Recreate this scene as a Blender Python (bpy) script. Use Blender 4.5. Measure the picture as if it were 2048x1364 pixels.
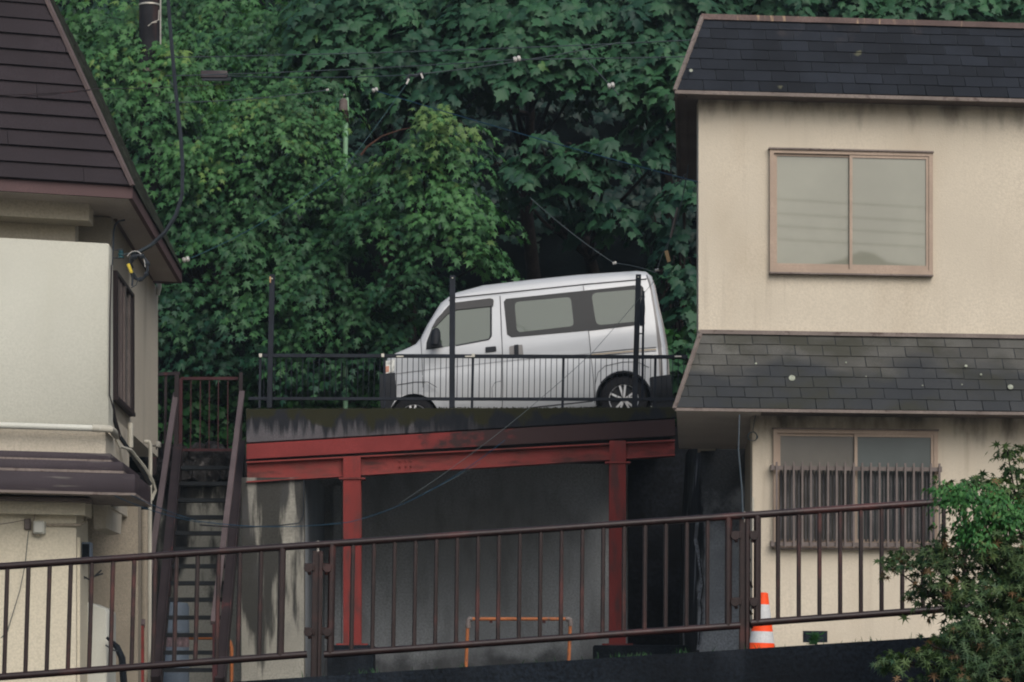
import bpy, bmesh, math, random
import numpy as np
from mathutils import Vector, Matrix
random.seed(7); RNG = np.random.default_rng(7)
S = bpy.context.scene; C = S.collection
for o in list(bpy.data.objects): bpy.data.objects.remove(o)

# ------------------------------------------------------------------ camera, sky, sun, exposure
F = 5500.0; HZ = 1400.0                     # focal length and horizon row, in pixels of the 2048 px wide photograph
cd = bpy.data.cameras.new('camera'); cam = bpy.data.objects.new('camera', cd); C.objects.link(cam)
cd.sensor_width = 36; cd.lens = F*36/2048; cd.shift_y = (HZ-682)/2048; cd.clip_start = .5; cd.clip_end = 600
cam.location = (0, 0, 0); cam.rotation_euler = (math.radians(90), 0, 0); S.camera = cam
W = bpy.data.worlds.new('World'); S.world = W; W.use_nodes = True
wn = W.node_tree; wn.nodes.clear()
sky = wn.nodes.new('ShaderNodeTexSky'); sky.sky_type = 'NISHITA'; sky.sun_disc = False
SUN_EL, SUN_AZ = 40, 158
sky.sun_elevation = math.radians(SUN_EL); sky.sun_rotation = math.radians(SUN_AZ)
sky.air_density = 1.0; sky.dust_density = 3.0
hs = wn.nodes.new('ShaderNodeHueSaturation'); hs.inputs['Saturation'].default_value = .85
bg = wn.nodes.new('ShaderNodeBackground'); bg.inputs['Strength'].default_value = .10
wo = wn.nodes.new('ShaderNodeOutputWorld')
wn.links.new(sky.outputs[0], hs.inputs['Color']); wn.links.new(hs.outputs[0], bg.inputs[0]); wn.links.new(bg.outputs[0], wo.inputs[0])
sl = bpy.data.lights.new('sun', 'SUN'); sl.energy = 1.5; sl.angle = math.radians(50); sl.color = (1, .975, .95)
so = bpy.data.objects.new('sun', sl); C.objects.link(so)
az = math.radians(SUN_AZ); el = math.radians(SUN_EL)
sd = Vector((math.sin(az)*math.cos(el), math.cos(az)*math.cos(el), math.sin(el)))
so.rotation_euler = (-sd).to_track_quat('-Z', 'Y').to_euler()
S.view_settings.view_transform = 'Standard'; S.view_settings.look = 'None'
S.view_settings.exposure = .45; S.view_settings.gamma = 1
S.render.engine = 'CYCLES'; S.cycles.filter_width = 2.0

# ------------------------------------------------------------------ measuring helpers
def P(px, py, D): return Vector(((px-1024)/F*D, D, (HZ-py)/F*D))
def Zat(py, D): return (HZ-py)/F*D
V3 = Vector
# ------------------------------------------------------------------ object helpers
def root_loc(p):
    while p.parent: p = p.parent
    return p.location.copy() if 'rawlocal' not in p else Vector((0, 0, 0))
def tag(o, label=None, cat=None, group=None, kind=None):
    if label: o['label'] = label
    if cat: o['category'] = cat
    if group: o['group'] = group
    if kind: o['kind'] = kind
    return o
def thing(name, label, cat, loc, group=None):
    o = bpy.data.objects.new(name, None); C.objects.link(o); o.location = loc; o.empty_display_size = .2
    return tag(o, label, cat, group)
class MB:
    def __init__(s): s.v = []; s.f = []; s.t = []; s.cur = .5
    def add(s, vs, fs):
        n = len(s.v); s.v += [tuple(v) for v in vs]; s.t += [s.cur]*len(vs); s.f += [tuple(i+n for i in f) for f in fs]; return s
    def slab(s, pts, vec):                       # polygon pushed along a vector
        pts = [Vector(p) for p in pts]; vec = Vector(vec); n = len(pts)
        vs = pts + [p+vec for p in pts]
        fs = [tuple(range(n)), tuple(range(2*n-1, n-1, -1))]
        fs += [(i, i+n, (i+1) % n+n, (i+1) % n) for i in range(n)]
        return s.add(vs, fs)
    def box(s, a, b):
        x0, y0, z0 = [min(a[i], b[i]) for i in range(3)]; x1, y1, z1 = [max(a[i], b[i]) for i in range(3)]
        return s.slab([(x0, y0, z0), (x1, y0, z0), (x1, y0, z1), (x0, y0, z1)], (0, y1-y0, 0))
    def bar(s, a, b, w, h, up=(0, 0, 1)):        # rectangular bar from a to b
        a = Vector(a); b = Vector(b); d = (b-a).normalized(); u = Vector(up)
        if abs(d.dot(u)) > .95: u = Vector((0, 1, 0))
        x = d.cross(u).normalized()*w/2; y = x.cross(d).normalized()*h/2
        return s.slab([a-x-y, a+x-y, a+x+y, a-x+y], b-a)
    def tube(s, pts, r, n=8, cap=True):
        pts = [Vector(p) for p in pts]; rs = r if hasattr(r, '__len__') else [r]*len(pts)
        vs = []; m = len(pts); ref = None
        for i, p in enumerate(pts):
            d = (pts[min(i+1, m-1)]-pts[max(i-1, 0)]).normalized()
            if ref is None or abs(ref.dot(d)) > .97:
                ref = Vector((0, 0, 1)) if abs(d.z) < .9 else Vector((0, 1, 0))
            x = d.cross(ref).normalized(); y = x.cross(d).normalized(); ref = y
            for k in range(n):
                a = 2*math.pi*k/n; vs.append(p+(x*math.cos(a)+y*math.sin(a))*rs[i])
        fs = [(i*n+k, i*n+(k+1) % n, (i+1)*n+(k+1) % n, (i+1)*n+k) for i in range(m-1) for k in range(n)]
        if cap: fs += [tuple(range(n-1, -1, -1)), tuple((m-1)*n+k for k in range(n))]
        return s.add(vs, fs)
    def lathe(s, c, axis, prof, n=24, cap=True):           # prof: list of (radius, height along axis)
        c = Vector(c); a = Vector(axis).normalized(); ref = Vector((0, 0, 1)) if abs(a.z) < .9 else Vector((1, 0, 0))
        x = a.cross(ref).normalized(); y = a.cross(x).normalized(); vs = []
        for r, h in prof:
            for k in range(n):
                t = 2*math.pi*k/n; vs.append(c+a*h+(x*math.cos(t)+y*math.sin(t))*r)
        m = len(prof)
        fs = [(i*n+k, i*n+(k+1) % n, (i+1)*n+(k+1) % n, (i+1)*n+k) for i in range(m-1) for k in range(n)]
        if cap and prof[0][0] > 1e-4: fs.append(tuple(range(n)))
        if cap and prof[-1][0] > 1e-4: fs.append(tuple((m-1)*n+k for k in range(n)))
        return s.add(vs, fs)
def link(name, bm_or_mb, mat, parent=None, bevel=0, smooth=40, local=False):
    mb = bm_or_mb
    if parent is not None: off = Vector((0, 0, 0)) if local else root_loc(parent)
    else:
        vs = mb.v; off = Vector(((min(v[0] for v in vs)+max(v[0] for v in vs))/2, (min(v[1] for v in vs)+max(v[1] for v in vs))/2, min(v[2] for v in vs)))
    me = bpy.data.meshes.new(name)
    me.from_pydata([(v[0]-off.x, v[1]-off.y, v[2]-off.z) for v in mb.v], [], mb.f)
    at = me.attributes.new('tone', 'FLOAT', 'POINT'); at.data.foreach_set('value', mb.t)
    bm = bmesh.new(); bm.from_mesh(me)
    bmesh.ops.recalc_face_normals(bm, faces=bm.faces)
    if bevel: bmesh.ops.bevel(bm, geom=list(bm.edges), offset=bevel, segments=1, affect='EDGES', clamp_overlap=True)
    ca = math.radians(smooth)
    for f in bm.faces: f.smooth = True
    for e in bm.edges:
        if len(e.link_faces) == 2:
            try: e.smooth = e.calc_face_angle() < ca
            except ValueError: pass
    bm.to_mesh(me); bm.free()
    if mat: me.materials.append(mat)
    o = bpy.data.objects.new(name, me); C.objects.link(o)
    if parent is not None: o.parent = parent
    else: o.location = off
    return o
def dup(o, loc=None, label=None, parent=None):
    c = o.copy(); C.objects.link(c); c.parent = parent
    if loc is not None: c.location = loc
    if label: c['label'] = label
    for ch in list(o.children): dup(ch, parent=c)
    return c

# ------------------------------------------------------------------ materials
def nd(nt, t, **k):
    n = nt.nodes.new(t)
    for a, b in k.items(): setattr(n, a, b)
    return n
def mix(nt, fac, a, b, mode='MIX'):
    m = nd(nt, 'ShaderNodeMix', data_type='RGBA', blend_type=mode)
    for s, v in ((m.inputs[0], fac), (m.inputs[6], a), (m.inputs[7], b)):
        if isinstance(v, bpy.types.NodeSocket): nt.links.new(v, s)
        else: s.default_value = v if not isinstance(v, tuple) else (v[0], v[1], v[2], 1)
    return m.outputs[2]
def ramp(nt, sock, lo, hi, inv=False):
    m = nd(nt, 'ShaderNodeMapRange', clamp=True); m.interpolation_type = 'SMOOTHSTEP'
    nt.links.new(sock, m.inputs[0]); m.inputs[1].default_value = lo; m.inputs[2].default_value = hi
    m.inputs[3].default_value = 1 if inv else 0; m.inputs[4].default_value = 0 if inv else 1
    return m.outputs[0]
def math2(nt, op, a, b):
    m = nd(nt, 'ShaderNodeMath', operation=op)
    for i, v in enumerate((a, b)):
        if isinstance(v, bpy.types.NodeSocket): nt.links.new(v, m.inputs[i])
        else: m.inputs[i].default_value = v
    return m.outputs[0]
def noise(nt, co, scale, sc=(1, 1, 1), detail=4, rough=.55, off=(0, 0, 0)):
    mp = nd(nt, 'ShaderNodeMapping'); mp.inputs['Scale'].default_value = sc; mp.inputs['Location'].default_value = off
    nt.links.new(co, mp.inputs[0])
    n = nd(nt, 'ShaderNodeTexNoise'); n.inputs['Scale'].default_value = scale; n.inputs['Detail'].default_value = detail
    n.inputs['Roughness'].default_value = rough; nt.links.new(mp.outputs[0], n.inputs['Vector']); return n.outputs[0]
def M(name, col, rough=.85, var=.18, vs=1.5, fine=.12, fs=60, bump=.15, bs=120, metal=0, spec=.2, stains=(), tone=0, coat=0, space='world', tonecol=None):
    """stains: marks, also painted shade; dicts col, lo, hi, scale, sc, z=(z0,z1) fade from z0 (none) to z1 (full), amt, off"""
    m = bpy.data.materials.new(name); m.use_nodes = True; nt = m.node_tree; nt.nodes.clear()
    out = nd(nt, 'ShaderNodeOutputMaterial'); b = nd(nt, 'ShaderNodeBsdfPrincipled'); nt.links.new(b.outputs[0], out.inputs[0])
    if space == 'world': g = nd(nt, 'ShaderNodeNewGeometry'); co = g.outputs['Position']
    else: g = nd(nt, 'ShaderNodeTexCoord'); co = g.outputs['Object']
    c = (col[0], col[1], col[2], 1)
    d = tuple(x*(1-var*2) for x in col); l = tuple(min(1, x*(1+var)) for x in col)
    c = mix(nt, ramp(nt, noise(nt, co, vs), .3, .7), d, l)
    if fine:
        c = mix(nt, ramp(nt, noise(nt, co, fs, detail=2), .3, .75), c, tuple(x*(1-fine*3) if x*(1-fine*3) > 0 else 0 for x in col))
    if tone:
        a = nd(nt, 'ShaderNodeAttribute', attribute_name='tone')
        mr = nd(nt, 'ShaderNodeMapRange'); nt.links.new(a.outputs['Fac'], mr.inputs[0]); mr.inputs[3].default_value = 1-tone; mr.inputs[4].default_value = 1+tone
        vm = nd(nt, 'ShaderNodeVectorMath', operation='SCALE'); nt.links.new(c, vm.inputs[0]); nt.links.new(mr.outputs[0], vm.inputs['Scale']); c = vm.outputs[0]
        if tonecol:
            c = mix(nt, ramp(nt, a.outputs['Fac'], .55, 1), c, tonecol)
    for st in stains:
        n = noise(nt, co, st.get('scale', 2), st.get('sc', (1, 1, 1)), detail=5, off=st.get('off', (0, 0, 0)))
        if 'z' in st:
            sp = nd(nt, 'ShaderNodeSeparateXYZ'); nt.links.new(co, sp.inputs[0])
            z0, z1 = st['z']; mr = nd(nt, 'ShaderNodeMapRange', clamp=True); nt.links.new(sp.outputs[2], mr.inputs[0])
            mr.inputs[1].default_value = z0; mr.inputs[2].default_value = z1
            mr.inputs[3].default_value = -st.get('zw', .28); mr.inputs[4].default_value = st.get('zw', .28)
            n = math2(nt, 'ADD', n, mr.outputs[0])
        if 'x' in st:
            sp = nd(nt, 'ShaderNodeSeparateXYZ'); nt.links.new(co, sp.inputs[0])
            x0, x1 = st['x']; mr = nd(nt, 'ShaderNodeMapRange', clamp=True); nt.links.new(sp.outputs[0], mr.inputs[0])
            mr.inputs[1].default_value = x0; mr.inputs[2].default_value = x1
            mr.inputs[3].default_value = -.28; mr.inputs[4].default_value = .28
            n = math2(nt, 'ADD', n, mr.outputs[0])
        fac = math2(nt, 'MULTIPLY', ramp(nt, n, st['lo'], st['hi']), st.get('amt', 1))
        c = mix(nt, fac, c, st['col'])
    nt.links.new(c, b.inputs['Base Color'])
    b.inputs['Roughness'].default_value = rough; b.inputs['Metallic'].default_value = metal; b.inputs['Specular IOR Level'].default_value = spec
    if coat: b.inputs['Coat Weight'].default_value = coat; b.inputs['Coat Roughness'].default_value = .08
    if bump:
        bn = nd(nt, 'ShaderNodeBump'); bn.inputs['Strength'].default_value = bump; bn.inputs['Distance'].default_value = .01
        nt.links.new(noise(nt, co, bs, detail=3), bn.inputs['Height']); nt.links.new(bn.outputs[0], b.inputs['Normal'])
    return m
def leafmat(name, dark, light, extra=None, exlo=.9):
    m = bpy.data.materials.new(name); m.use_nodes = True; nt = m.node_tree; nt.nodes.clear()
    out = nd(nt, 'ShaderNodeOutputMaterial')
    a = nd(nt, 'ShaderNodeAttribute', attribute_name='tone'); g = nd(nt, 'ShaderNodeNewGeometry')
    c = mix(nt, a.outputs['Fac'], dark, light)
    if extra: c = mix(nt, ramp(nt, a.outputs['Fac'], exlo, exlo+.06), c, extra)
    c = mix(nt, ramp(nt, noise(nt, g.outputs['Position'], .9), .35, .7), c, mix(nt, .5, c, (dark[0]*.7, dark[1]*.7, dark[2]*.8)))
    b = nd(nt, 'ShaderNodeBsdfPrincipled'); nt.links.new(c, b.inputs['Base Color']); b.inputs['Roughness'].default_value = .55; b.inputs['Specular IOR Level'].default_value = .3
    t = nd(nt, 'ShaderNodeBsdfTranslucent'); nt.links.new(mix(nt, 1, c, (1.0, 1.3, .5), 'MULTIPLY'), t.inputs[0])
    ms = nd(nt, 'ShaderNodeMixShader'); ms.inputs[0].default_value = .25
    nt.links.new(b.outputs[0], ms.inputs[1]); nt.links.new(t.outputs[0], ms.inputs[2]); nt.links.new(ms.outputs[0], out.inputs[0])
    return m

BLK = (.010, .010, .012)
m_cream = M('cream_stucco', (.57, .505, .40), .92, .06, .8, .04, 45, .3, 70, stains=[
    dict(col=(.06, .05, .045), lo=.42, hi=1.02, scale=6, sc=(1, 1, .35), z=(5.45, 6.02), amt=1),  # mildew under the eave, with the eave's shade painted in
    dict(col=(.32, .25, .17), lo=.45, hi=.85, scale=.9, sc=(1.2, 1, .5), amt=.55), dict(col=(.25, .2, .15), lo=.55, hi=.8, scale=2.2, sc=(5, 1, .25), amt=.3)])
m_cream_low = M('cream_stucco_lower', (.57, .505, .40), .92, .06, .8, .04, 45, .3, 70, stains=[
    dict(col=(.05, .045, .04), lo=.42, hi=1.0, scale=6, sc=(1, 1, .35), z=(2.35, 2.88), amt=1),  # band below the skirt roof: mildew plus painted overhang shade
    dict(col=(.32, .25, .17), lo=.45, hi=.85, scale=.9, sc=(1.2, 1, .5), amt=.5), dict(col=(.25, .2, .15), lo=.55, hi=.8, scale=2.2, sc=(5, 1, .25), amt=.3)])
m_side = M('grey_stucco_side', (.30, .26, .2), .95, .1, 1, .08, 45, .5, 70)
m_panel = M('pale_parapet_paint', (.49, .485, .415), .85, .04, .6, .03, 50, .25, 90, stains=[dict(col=(.33, .31, .22), lo=.55, hi=.9, scale=1.1, sc=(1, 1, .4), amt=.35)])
m_left = M('sand_render', (.50, .45, .36), .9, .07, .8, .06, 50, .4, 80, stains=[dict(col=(.2, .19, .16), lo=.52, hi=.85, scale=1.6, sc=(2, 2, .25), amt=.55)])
m_leftlow = M('cream_render', (.53, .48, .37), .9, .05, .8, .05, 50, .4, 80, stains=[dict(col=(.30, .30, .2), lo=.6, hi=.8, scale=1.4, sc=(1, 1, .5), amt=.4)])
m_broof = M('brown_roof_sheet', (.026, .020, .023), .8, .1, 2, .08, 60, .15, 150, tone=.12)
m_bedge = M('brown_edge_trim', (.12, .09, .085), .6, .12, 4, .06, 40, .1, 90)
m_fasc = M('plum_brown_fascia', (.10, .06, .06), .65, .12, 1.5, .06, 60, .1, 90)
m_canopy = M('dark_plum_metal', (.045, .035, .040), .6, .15, 1.5, .06, 60, .1, 90, stains=[dict(col=(.2, .19, .16), lo=.6, hi=.72, scale=3, sc=(.3, 1, 6), amt=.4)])
m_soff = M('soffit_board', (.40, .35, .30), .9, .08, 1, .05, 50, .1, 90)
m_dsoff = M('brown_soffit', (.13, .105, .095), .9, .15, 2, .08, 50, .2, 90)
m_mosssh = M('mossy_dark_shingle', (.022, .026, .02), .9, .3, 3, .1, 60, .2, 90, tone=.3)
m_slate = M('dark_slate_shingle', (.014, .017, .023), .8, .2, 2, .1, 90, .4, 160, tone=.3, stains=[
    dict(col=(.10, .08, .075), lo=.62, hi=.85, scale=2.4, sc=(1.4, 1, 1), z=(6.1, 7.1), amt=.6),
    dict(col=(.10, .10, .06), lo=.72, hi=.76, scale=3.1, amt=.7)])
m_skirt = M('weathered_grey_shingle', (.10, .098, .088), .85, .15, 2, .1, 90, .4, 160, tone=.2, stains=[
    dict(col=(.02, .024, .03), lo=.36, hi=.62, scale=1.7, sc=(.5, 1, 1.2), z=(3.55, 2.9), amt=.75),
    dict(col=(.034, .034, .022), lo=.44, hi=.66, scale=2.5, sc=(.6, 1, 1.2), amt=.65)])
m_lich = M('pale_lichen', (.42, .45, .36), .95, .15, 30, .2, 200, .2, 200)
m_rtrim = M('taupe_trim', (.20, .165, .145), .7, .15, 3, .08, 50, .1, 90, stains=[dict(col=(.05, .03, .025), lo=.55, hi=.7, scale=5, sc=(2, 1, 3), amt=.7)])
m_cap = M('rust_streaked_cap', (.13, .09, .08), .75, .2, 3, .1, 50, .2, 90, stains=[dict(col=(.42, .30, .18), lo=.60, hi=.70, scale=9, sc=(3, 1, .3), amt=.6), dict(col=(.12, .03, .025), lo=.6, hi=.7, scale=2, amt=.6)])
m_alu = M('bronze_aluminium_frame', (.34, .26, .20), .45, .08, 4, .04, 50, .05, 90, metal=.15)
m_frost = M('frosted_window_glass', (.235, .235, .185), .02, .06, 1.2, 0, 50, 0, 90, spec=.6); m_frost.node_tree.nodes['Principled BSDF'].inputs['IOR'].default_value = 1.6
m_frost2 = M('dusty_window_glass', (.12, .11, .09), .3, .12, 1.2, 0, 50, 0, 90, spec=.6, coat=.5)
m_frost3 = M('grey_window_glass', (.09, .105, .10), .25, .08, 1.2, 0, 50, 0, 90, spec=.6, coat=.5)
m_dglass = M('dark_window_glass', (.02, .04, .045), .1, .1, 3, 0, 50, 0, 90, spec=.7)
m_corr = M('grimy_shutter', (.09, .085, .085), .8, .3, 3, .1, 60, .1, 80, stains=[dict(col=(.02, .02, .024), lo=.45, hi=.7, scale=5, sc=(5, 1, .6), amt=.8)])
m_grille = M('dull_grille_metal', (.15, .125, .115), .55, .12, 6, .06, 60, .05, 90, metal=.3)
def paint(): return M('silver_van_paint', (.46, .475, .485), .38, .03, .8, 0, 50, 0, 90, metal=.08, spec=.4, coat=.3, space='obj', stains=[dict(col=(.3, .3, .28), lo=.62, hi=.9, scale=2.5, sc=(1, 1, .4), amt=.35)])
m_van = paint()
m_vgrey = M('van_rear_corner_grey', (.22, .21, .2), .4, .06, 1, 0, space='obj', bump=0, coat=.4)
m_vband = M('van_window_surround', (.022, .023, .023), .35, .05, 1, 0, space='obj', bump=0, spec=.2)
m_vglass = M('van_tinted_glass', (.030, .052, .028), .05, .05, 1, 0, space='obj', bump=0, spec=.5); m_vglass.node_tree.nodes['Principled BSDF'].inputs['IOR'].default_value = 1.46
m_visor = M('smoked_visor', (.035, .034, .033), .3, .05, 1, 0, space='obj', bump=0)
m_vblack = M('van_black_plastic', (.016, .018, .022), .6, .15, 3, 0, space='obj', bump=.05)
m_tyre = M('tyre_rubber', (.014, .014, .016), .85, .2, 6, .1, space='obj', bump=.1)
m_rimd = M('dark_rim', (.02, .02, .022), .5, .1, 3, 0, space='obj', bump=0)
m_rim = M('bright_spoke_metal', (.6, .6, .6), .35, .05, 3, 0, space='obj', bump=0, metal=.6)
m_lamp = M('clear_lamp_lens', (.6, .6, .55), .15, .2, 20, 0, space='obj', bump=0, coat=.8)
m_amber = M('amber_lens', (.5, .22, .14), .2, .1, 20, 0, space='obj', bump=0, coat=.8)
m_seam = M('dark_panel_gap', (.03, .03, .032), .8, 0, 1, 0, space='obj', bump=0)
m_gold = M('brass_stripe', (.42, .34, .24), .5, .05, 3, 0, space='obj', bump=0)
m_fence = M('black_blue_fence_paint', (.014, .018, .026), .55, .25, 6, .05, 70, .05, 90)
m_white = M('white_reflector', (.6, .58, .5), .5, .1, 30, 0, bump=0)
m_red = M('worn_red_paint', (.25, .045, .040), .65, .1, 1.6, .06, 60, .12, 60, stains=[
    dict(col=(.045, .022, .02), lo=.46, hi=.68, scale=3.5, sc=(.6, 1, 2.4), amt=.85), dict(col=(.16, .05, .04), lo=.45, hi=.7, scale=9, amt=.5)])
m_redpil = M('faded_red_pillar_paint', (.22, .032, .028), .6, .12, 1.2, .06, 60, .1, 60, stains=[
    dict(col=(.05, .032, .03), lo=.46, hi=.70, scale=2.6, sc=(3, 1, .8), amt=.75)])
m_redtop = M('grimy_red_paint', (.22, .035, .033), .7, .15, 1.6, .06, 60, .15, 60, stains=[
    dict(col=(.035, .022, .022), lo=.42, hi=.6, scale=3.2, sc=(1, 1, 1.2), x=(-2.6, .6), amt=.96)])
m_kerb = M('stained_kerb_concrete', (.115, .11, .118), .95, .15, 2, .12, 60, .3, 50, stains=[
    dict(col=(.014, .016, .02), lo=.34, hi=.56, scale=4.5, sc=(2.6, 1, .22), z=(2.95, 3.42), amt=.95),
    dict(col=(.012, .014, .018), lo=.42, hi=.66, scale=2.6, sc=(1.6, 1, .25), x=(-2.2, .2), amt=.9),
    dict(col=(.024, .024, .010), lo=.52, hi=.64, scale=2.6, sc=(1.5, 1, .8), z=(3.0, 3.45), amt=.9)])
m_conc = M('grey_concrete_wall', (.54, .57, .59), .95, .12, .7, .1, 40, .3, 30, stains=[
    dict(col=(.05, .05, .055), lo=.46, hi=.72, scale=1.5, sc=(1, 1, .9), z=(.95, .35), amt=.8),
    dict(col=(.2, .2, .2), lo=.45, hi=.7, scale=2.2, sc=(1.5, 1, .5), amt=.45)])
m_beige = M('streaked_beige_concrete', (.33, .32, .275), .95, .12, .9, .1, 40, .3, 40, stains=[
    dict(col=(.008, .009, .010), lo=.51, hi=.60, scale=2.4, sc=(1.9, 1, .2), z=(-.2, 2.4), zw=.12, amt=.86, off=(1.7, 0, .3)),
    dict(col=(.08, .08, .085), lo=.5, hi=.75, scale=2.5, sc=(1, 1, .5), amt=.6)])
m_gapshade = M('gap_shade_black', (.010, .012, .016), .95, .4, 3, .3, 20, .8, 10)  # near-black colour stands for the shade deep in the gap
m_beige2 = M('black_streaked_concrete', (.34, .33, .28), .95, .12, .9, .1, 40, .3, 40, stains=[
    dict(col=(.008, .009, .010), lo=.50, hi=.64, scale=2.4, sc=(1.9, 1, .5), z=(.3, 2.9), zw=.2, amt=.92),
    dict(col=(.008, .009, .010), lo=.50, hi=.66, scale=2.0, sc=(1.5, 1, .5), x=(-3.55, -4.3), amt=.92)])
m_crack = M('blotched_wall_concrete', (.46, .48, .50), .95, .2, 1.4, .12, 40, .4, 30, stains=[
    dict(col=(.010, .012, .015), lo=.45, hi=.55, scale=1.7, sc=(2.4, 1, .4), x=(2.22, 2.0), amt=.97),
    dict(col=(.010, .012, .015), lo=.42, hi=.66, scale=1.4, z=(1.0, 2.9), amt=.9)])  # darker towards the left edge and towards the top
m_rock = M('dark_stone', (.035, .033, .033), .95, .5, 8, .25, 30, 1.0, 14, stains=[dict(col=(.16, .15, .14), lo=.64, hi=.7, scale=6, amt=.7)])
m_asph = M('dark_wet_asphalt', (.022, .026, .034), .8, .25, 1.5, .2, 150, .4, 140)
m_plinth = M('dark_plinth_concrete', (.010, .015, .022), .9, .3, 1.5, .25, 50, .6, 40, stains=[dict(col=(.03, .036, .045), lo=.5, hi=.8, scale=3, sc=(1, 1, .4), amt=.6)])
m_yard = M('yard_concrete', (.30, .30, .28), .95, .3, 2, .3, 60, .6, 40)
m_soil = M('hillside_soil', (.004, .006, .006), 1, .4, 1.5, .2, 20, 1, 8, spec=0)
m_rail = M('chipped_brown_rail', (.024, .012, .011), .42, .2, 8, .1, 90, .08, 60, spec=.4, stains=[
    dict(col=(.10, .03, .025), lo=.52, hi=.72, scale=2.6, sc=(1, 1, 1.6), amt=.75)])
m_stair = M('brown_stair_paint', (.030, .022, .023), .6, .15, 3, .08, 60, .1, 60, stains=[dict(col=(.13, .035, .03), lo=.6, hi=.72, scale=3, amt=.6)])
m_strail = M('faded_mauve_handrail', (.11, .085, .085), .5, .12, 3, .06, 60, .05, 60)
m_tread = M('black_tread', (.012, .015, .018), .7, .3, 6, .1, 60, .1, 60)
m_gate = M('dull_red_gate', (.055, .018, .02), .6, .2, 5, .08, 60, .05, 60)
m_orange = M('chipped_orange_paint', (.34, .115, .04), .55, .15, 6, .1, 60, .05, 60, stains=[dict(col=(.08, .05, .04), lo=.56, hi=.66, scale=9, sc=(3, 1, 1.2), amt=.9)])
m_cone = M('cone_orange_plastic', (.85, .075, .012), .5, .05, 5, .03, 60, 0)
m_conew = M('cone_white_band', (.55, .55, .54), .5, .08, 8, .05, 60, 0)
m_pole = M('dark_utility_pole', (.022, .022, .026), .85, .3, 3, .1, 60, .2, 30, stains=[dict(col=(.07, .035, .03), lo=.5, hi=.7, scale=3, sc=(4, 1, .3), amt=.6)])
m_band = M('steel_band', (.45, .42, .37), .45, .1, 8, 0, metal=.4, bump=0)
m_gpole = M('mint_pole_paint', (.24, .42, .26), .6, .1, 4, .08, 60, .05, 60, stains=[dict(col=(.08, .10, .07), lo=.6, hi=.7, scale=6, amt=.7)])
m_cable = M('black_cable', (.025, .03, .036), .5, .1, 5, 0, bump=0)
m_wire = M('grey_wire', (.05, .065, .07), .5, .1, 5, 0, bump=0)
m_bwire = M('blue_wire', (.01, .045, .08), .5, .1, 5, 0, bump=0)
m_porc = M('porcelain_white', (.42, .41, .38), .3, .1, 20, 0, bump=0, coat=.5)
m_pvc = M('pale_pvc', (.44, .42, .35), .5, .08, 4, .04, 60, .02, 60)
m_box = M('grey_box_paint', (.33, .32, .28), .6, .08, 4, .04, 60, .02, 60)
m_wht = M('white_enamel', (.52, .52, .46), .5, .05, 2, .03, 60, .02, 60)
m_drum = M('pale_blue_plastic', (.16, .2, .25), .5, .1, 2, .05, 60, 0)
m_yel = M('yellow_tape', (.55, .42, .05), .5, .1, 20, 0, bump=0)
m_teal = M('teal_insulator', (.01, .06, .07), .3, .1, 20, 0, bump=0, coat=.5)
m_tag = M('tan_tag', (.42, .28, .14), .6, .1, 30, 0, bump=0)
m_bark = M('bark', (.030, .022, .018), .95, .3, 8, .2, 40, .6, 30)
m_twig = M('reddish_twig', (.09, .045, .03), .8, .2, 8, 0, bump=0)
m_leafA = leafmat('maple_leaf', (.009, .052, .028), (.078, .205, .056), (.16, .24, .06), .96)
m_leafB = leafmat('broad_leaf', (.007, .042, .027), (.052, .145, .056), (.10, .20, .05), .96)
m_leafC = leafmat('shade_leaf', (.006, .024, .016), (.015, .050, .026))  # leaf green darkened, the slope's shade put into the colour
m_leafD = leafmat('grass_leaf', (.012, .060, .016), (.035, .13, .02))
m_leafE = leafmat('red_tinged_leaf', (.026, .07, .03), (.13, .19, .055), (.24, .13, .06), .84)
m_leafF = leafmat('bright_leaf', (.022, .11, .032), (.075, .21, .045), (.11, .14, .04), .88)
def st(name, mb, mat, **k):
    o = link(name, mb, mat, **k); o['kind'] = 'structure'; return o

# ------------------------------------------------------------------ mist
hm = bpy.data.materials.new('mist'); hm.use_nodes = True; hm.node_tree.nodes.clear()
_o = hm.node_tree.nodes.new('ShaderNodeOutputMaterial'); _v = hm.node_tree.nodes.new('ShaderNodeVolumePrincipled')
_v.inputs['Color'].default_value = (.72, .86, .95, 1); _v.inputs['Density'].default_value = .0006; _v.inputs['Anisotropy'].default_value = .2
hm.node_tree.links.new(_v.outputs[0], _o.inputs['Volume'])
mb = MB(); mb.box((-66, -36, -2.8), (66, 64, 30)); hz_ = link('haze', mb, hm); hz_['kind'] = 'stuff'
# ------------------------------------------------------------------ ground
def sheet(name, xs, ys, zf, mat):
    mb = MB(); n = len(xs)
    vs = [(x, y, zf(x, y)) for y in ys for x in xs]
    fs = [(j*n+i, j*n+i+1, (j+1)*n+i+1, (j+1)*n+i) for j in range(len(ys)-1) for i in range(n-1)]
    mb.add(vs, fs); return st(name, mb, mat)
sheet('road', [-60, -20, 20, 60], [-34, -5, 13.5], lambda x, y: -1.62, m_asph)
ktop = lambda px: max(1396-.064*px, 1262.0)
sheet('yard_ground', [-60, -8, 8, 60], [14.3, 20, 37.5], lambda x, y: -.02, m_yard)
kp = [-4000, -600, 0, 500, 1000, 1500, 1900, 2300, 3200, 6000]
def kz(px):
    py = 1396-.064*px if px > 0 else 1398
    py = {True: py}.get(True)
    if px > 2000: py = 1396-.064*2000
    return Zat(py, 14.0)
mb = MB()
for a, b in zip(kp[:-1], kp[1:]):
    xa, xb = (a-1024)/F*14, (b-1024)/F*14
    za, zb = kz(a), kz(b)
    mb.slab([(xa, 13.5, -1.7), (xb, 13.5, -1.7), (xb, 13.5, zb), (xa, 13.5, za)], (0, .85, 0))
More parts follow.
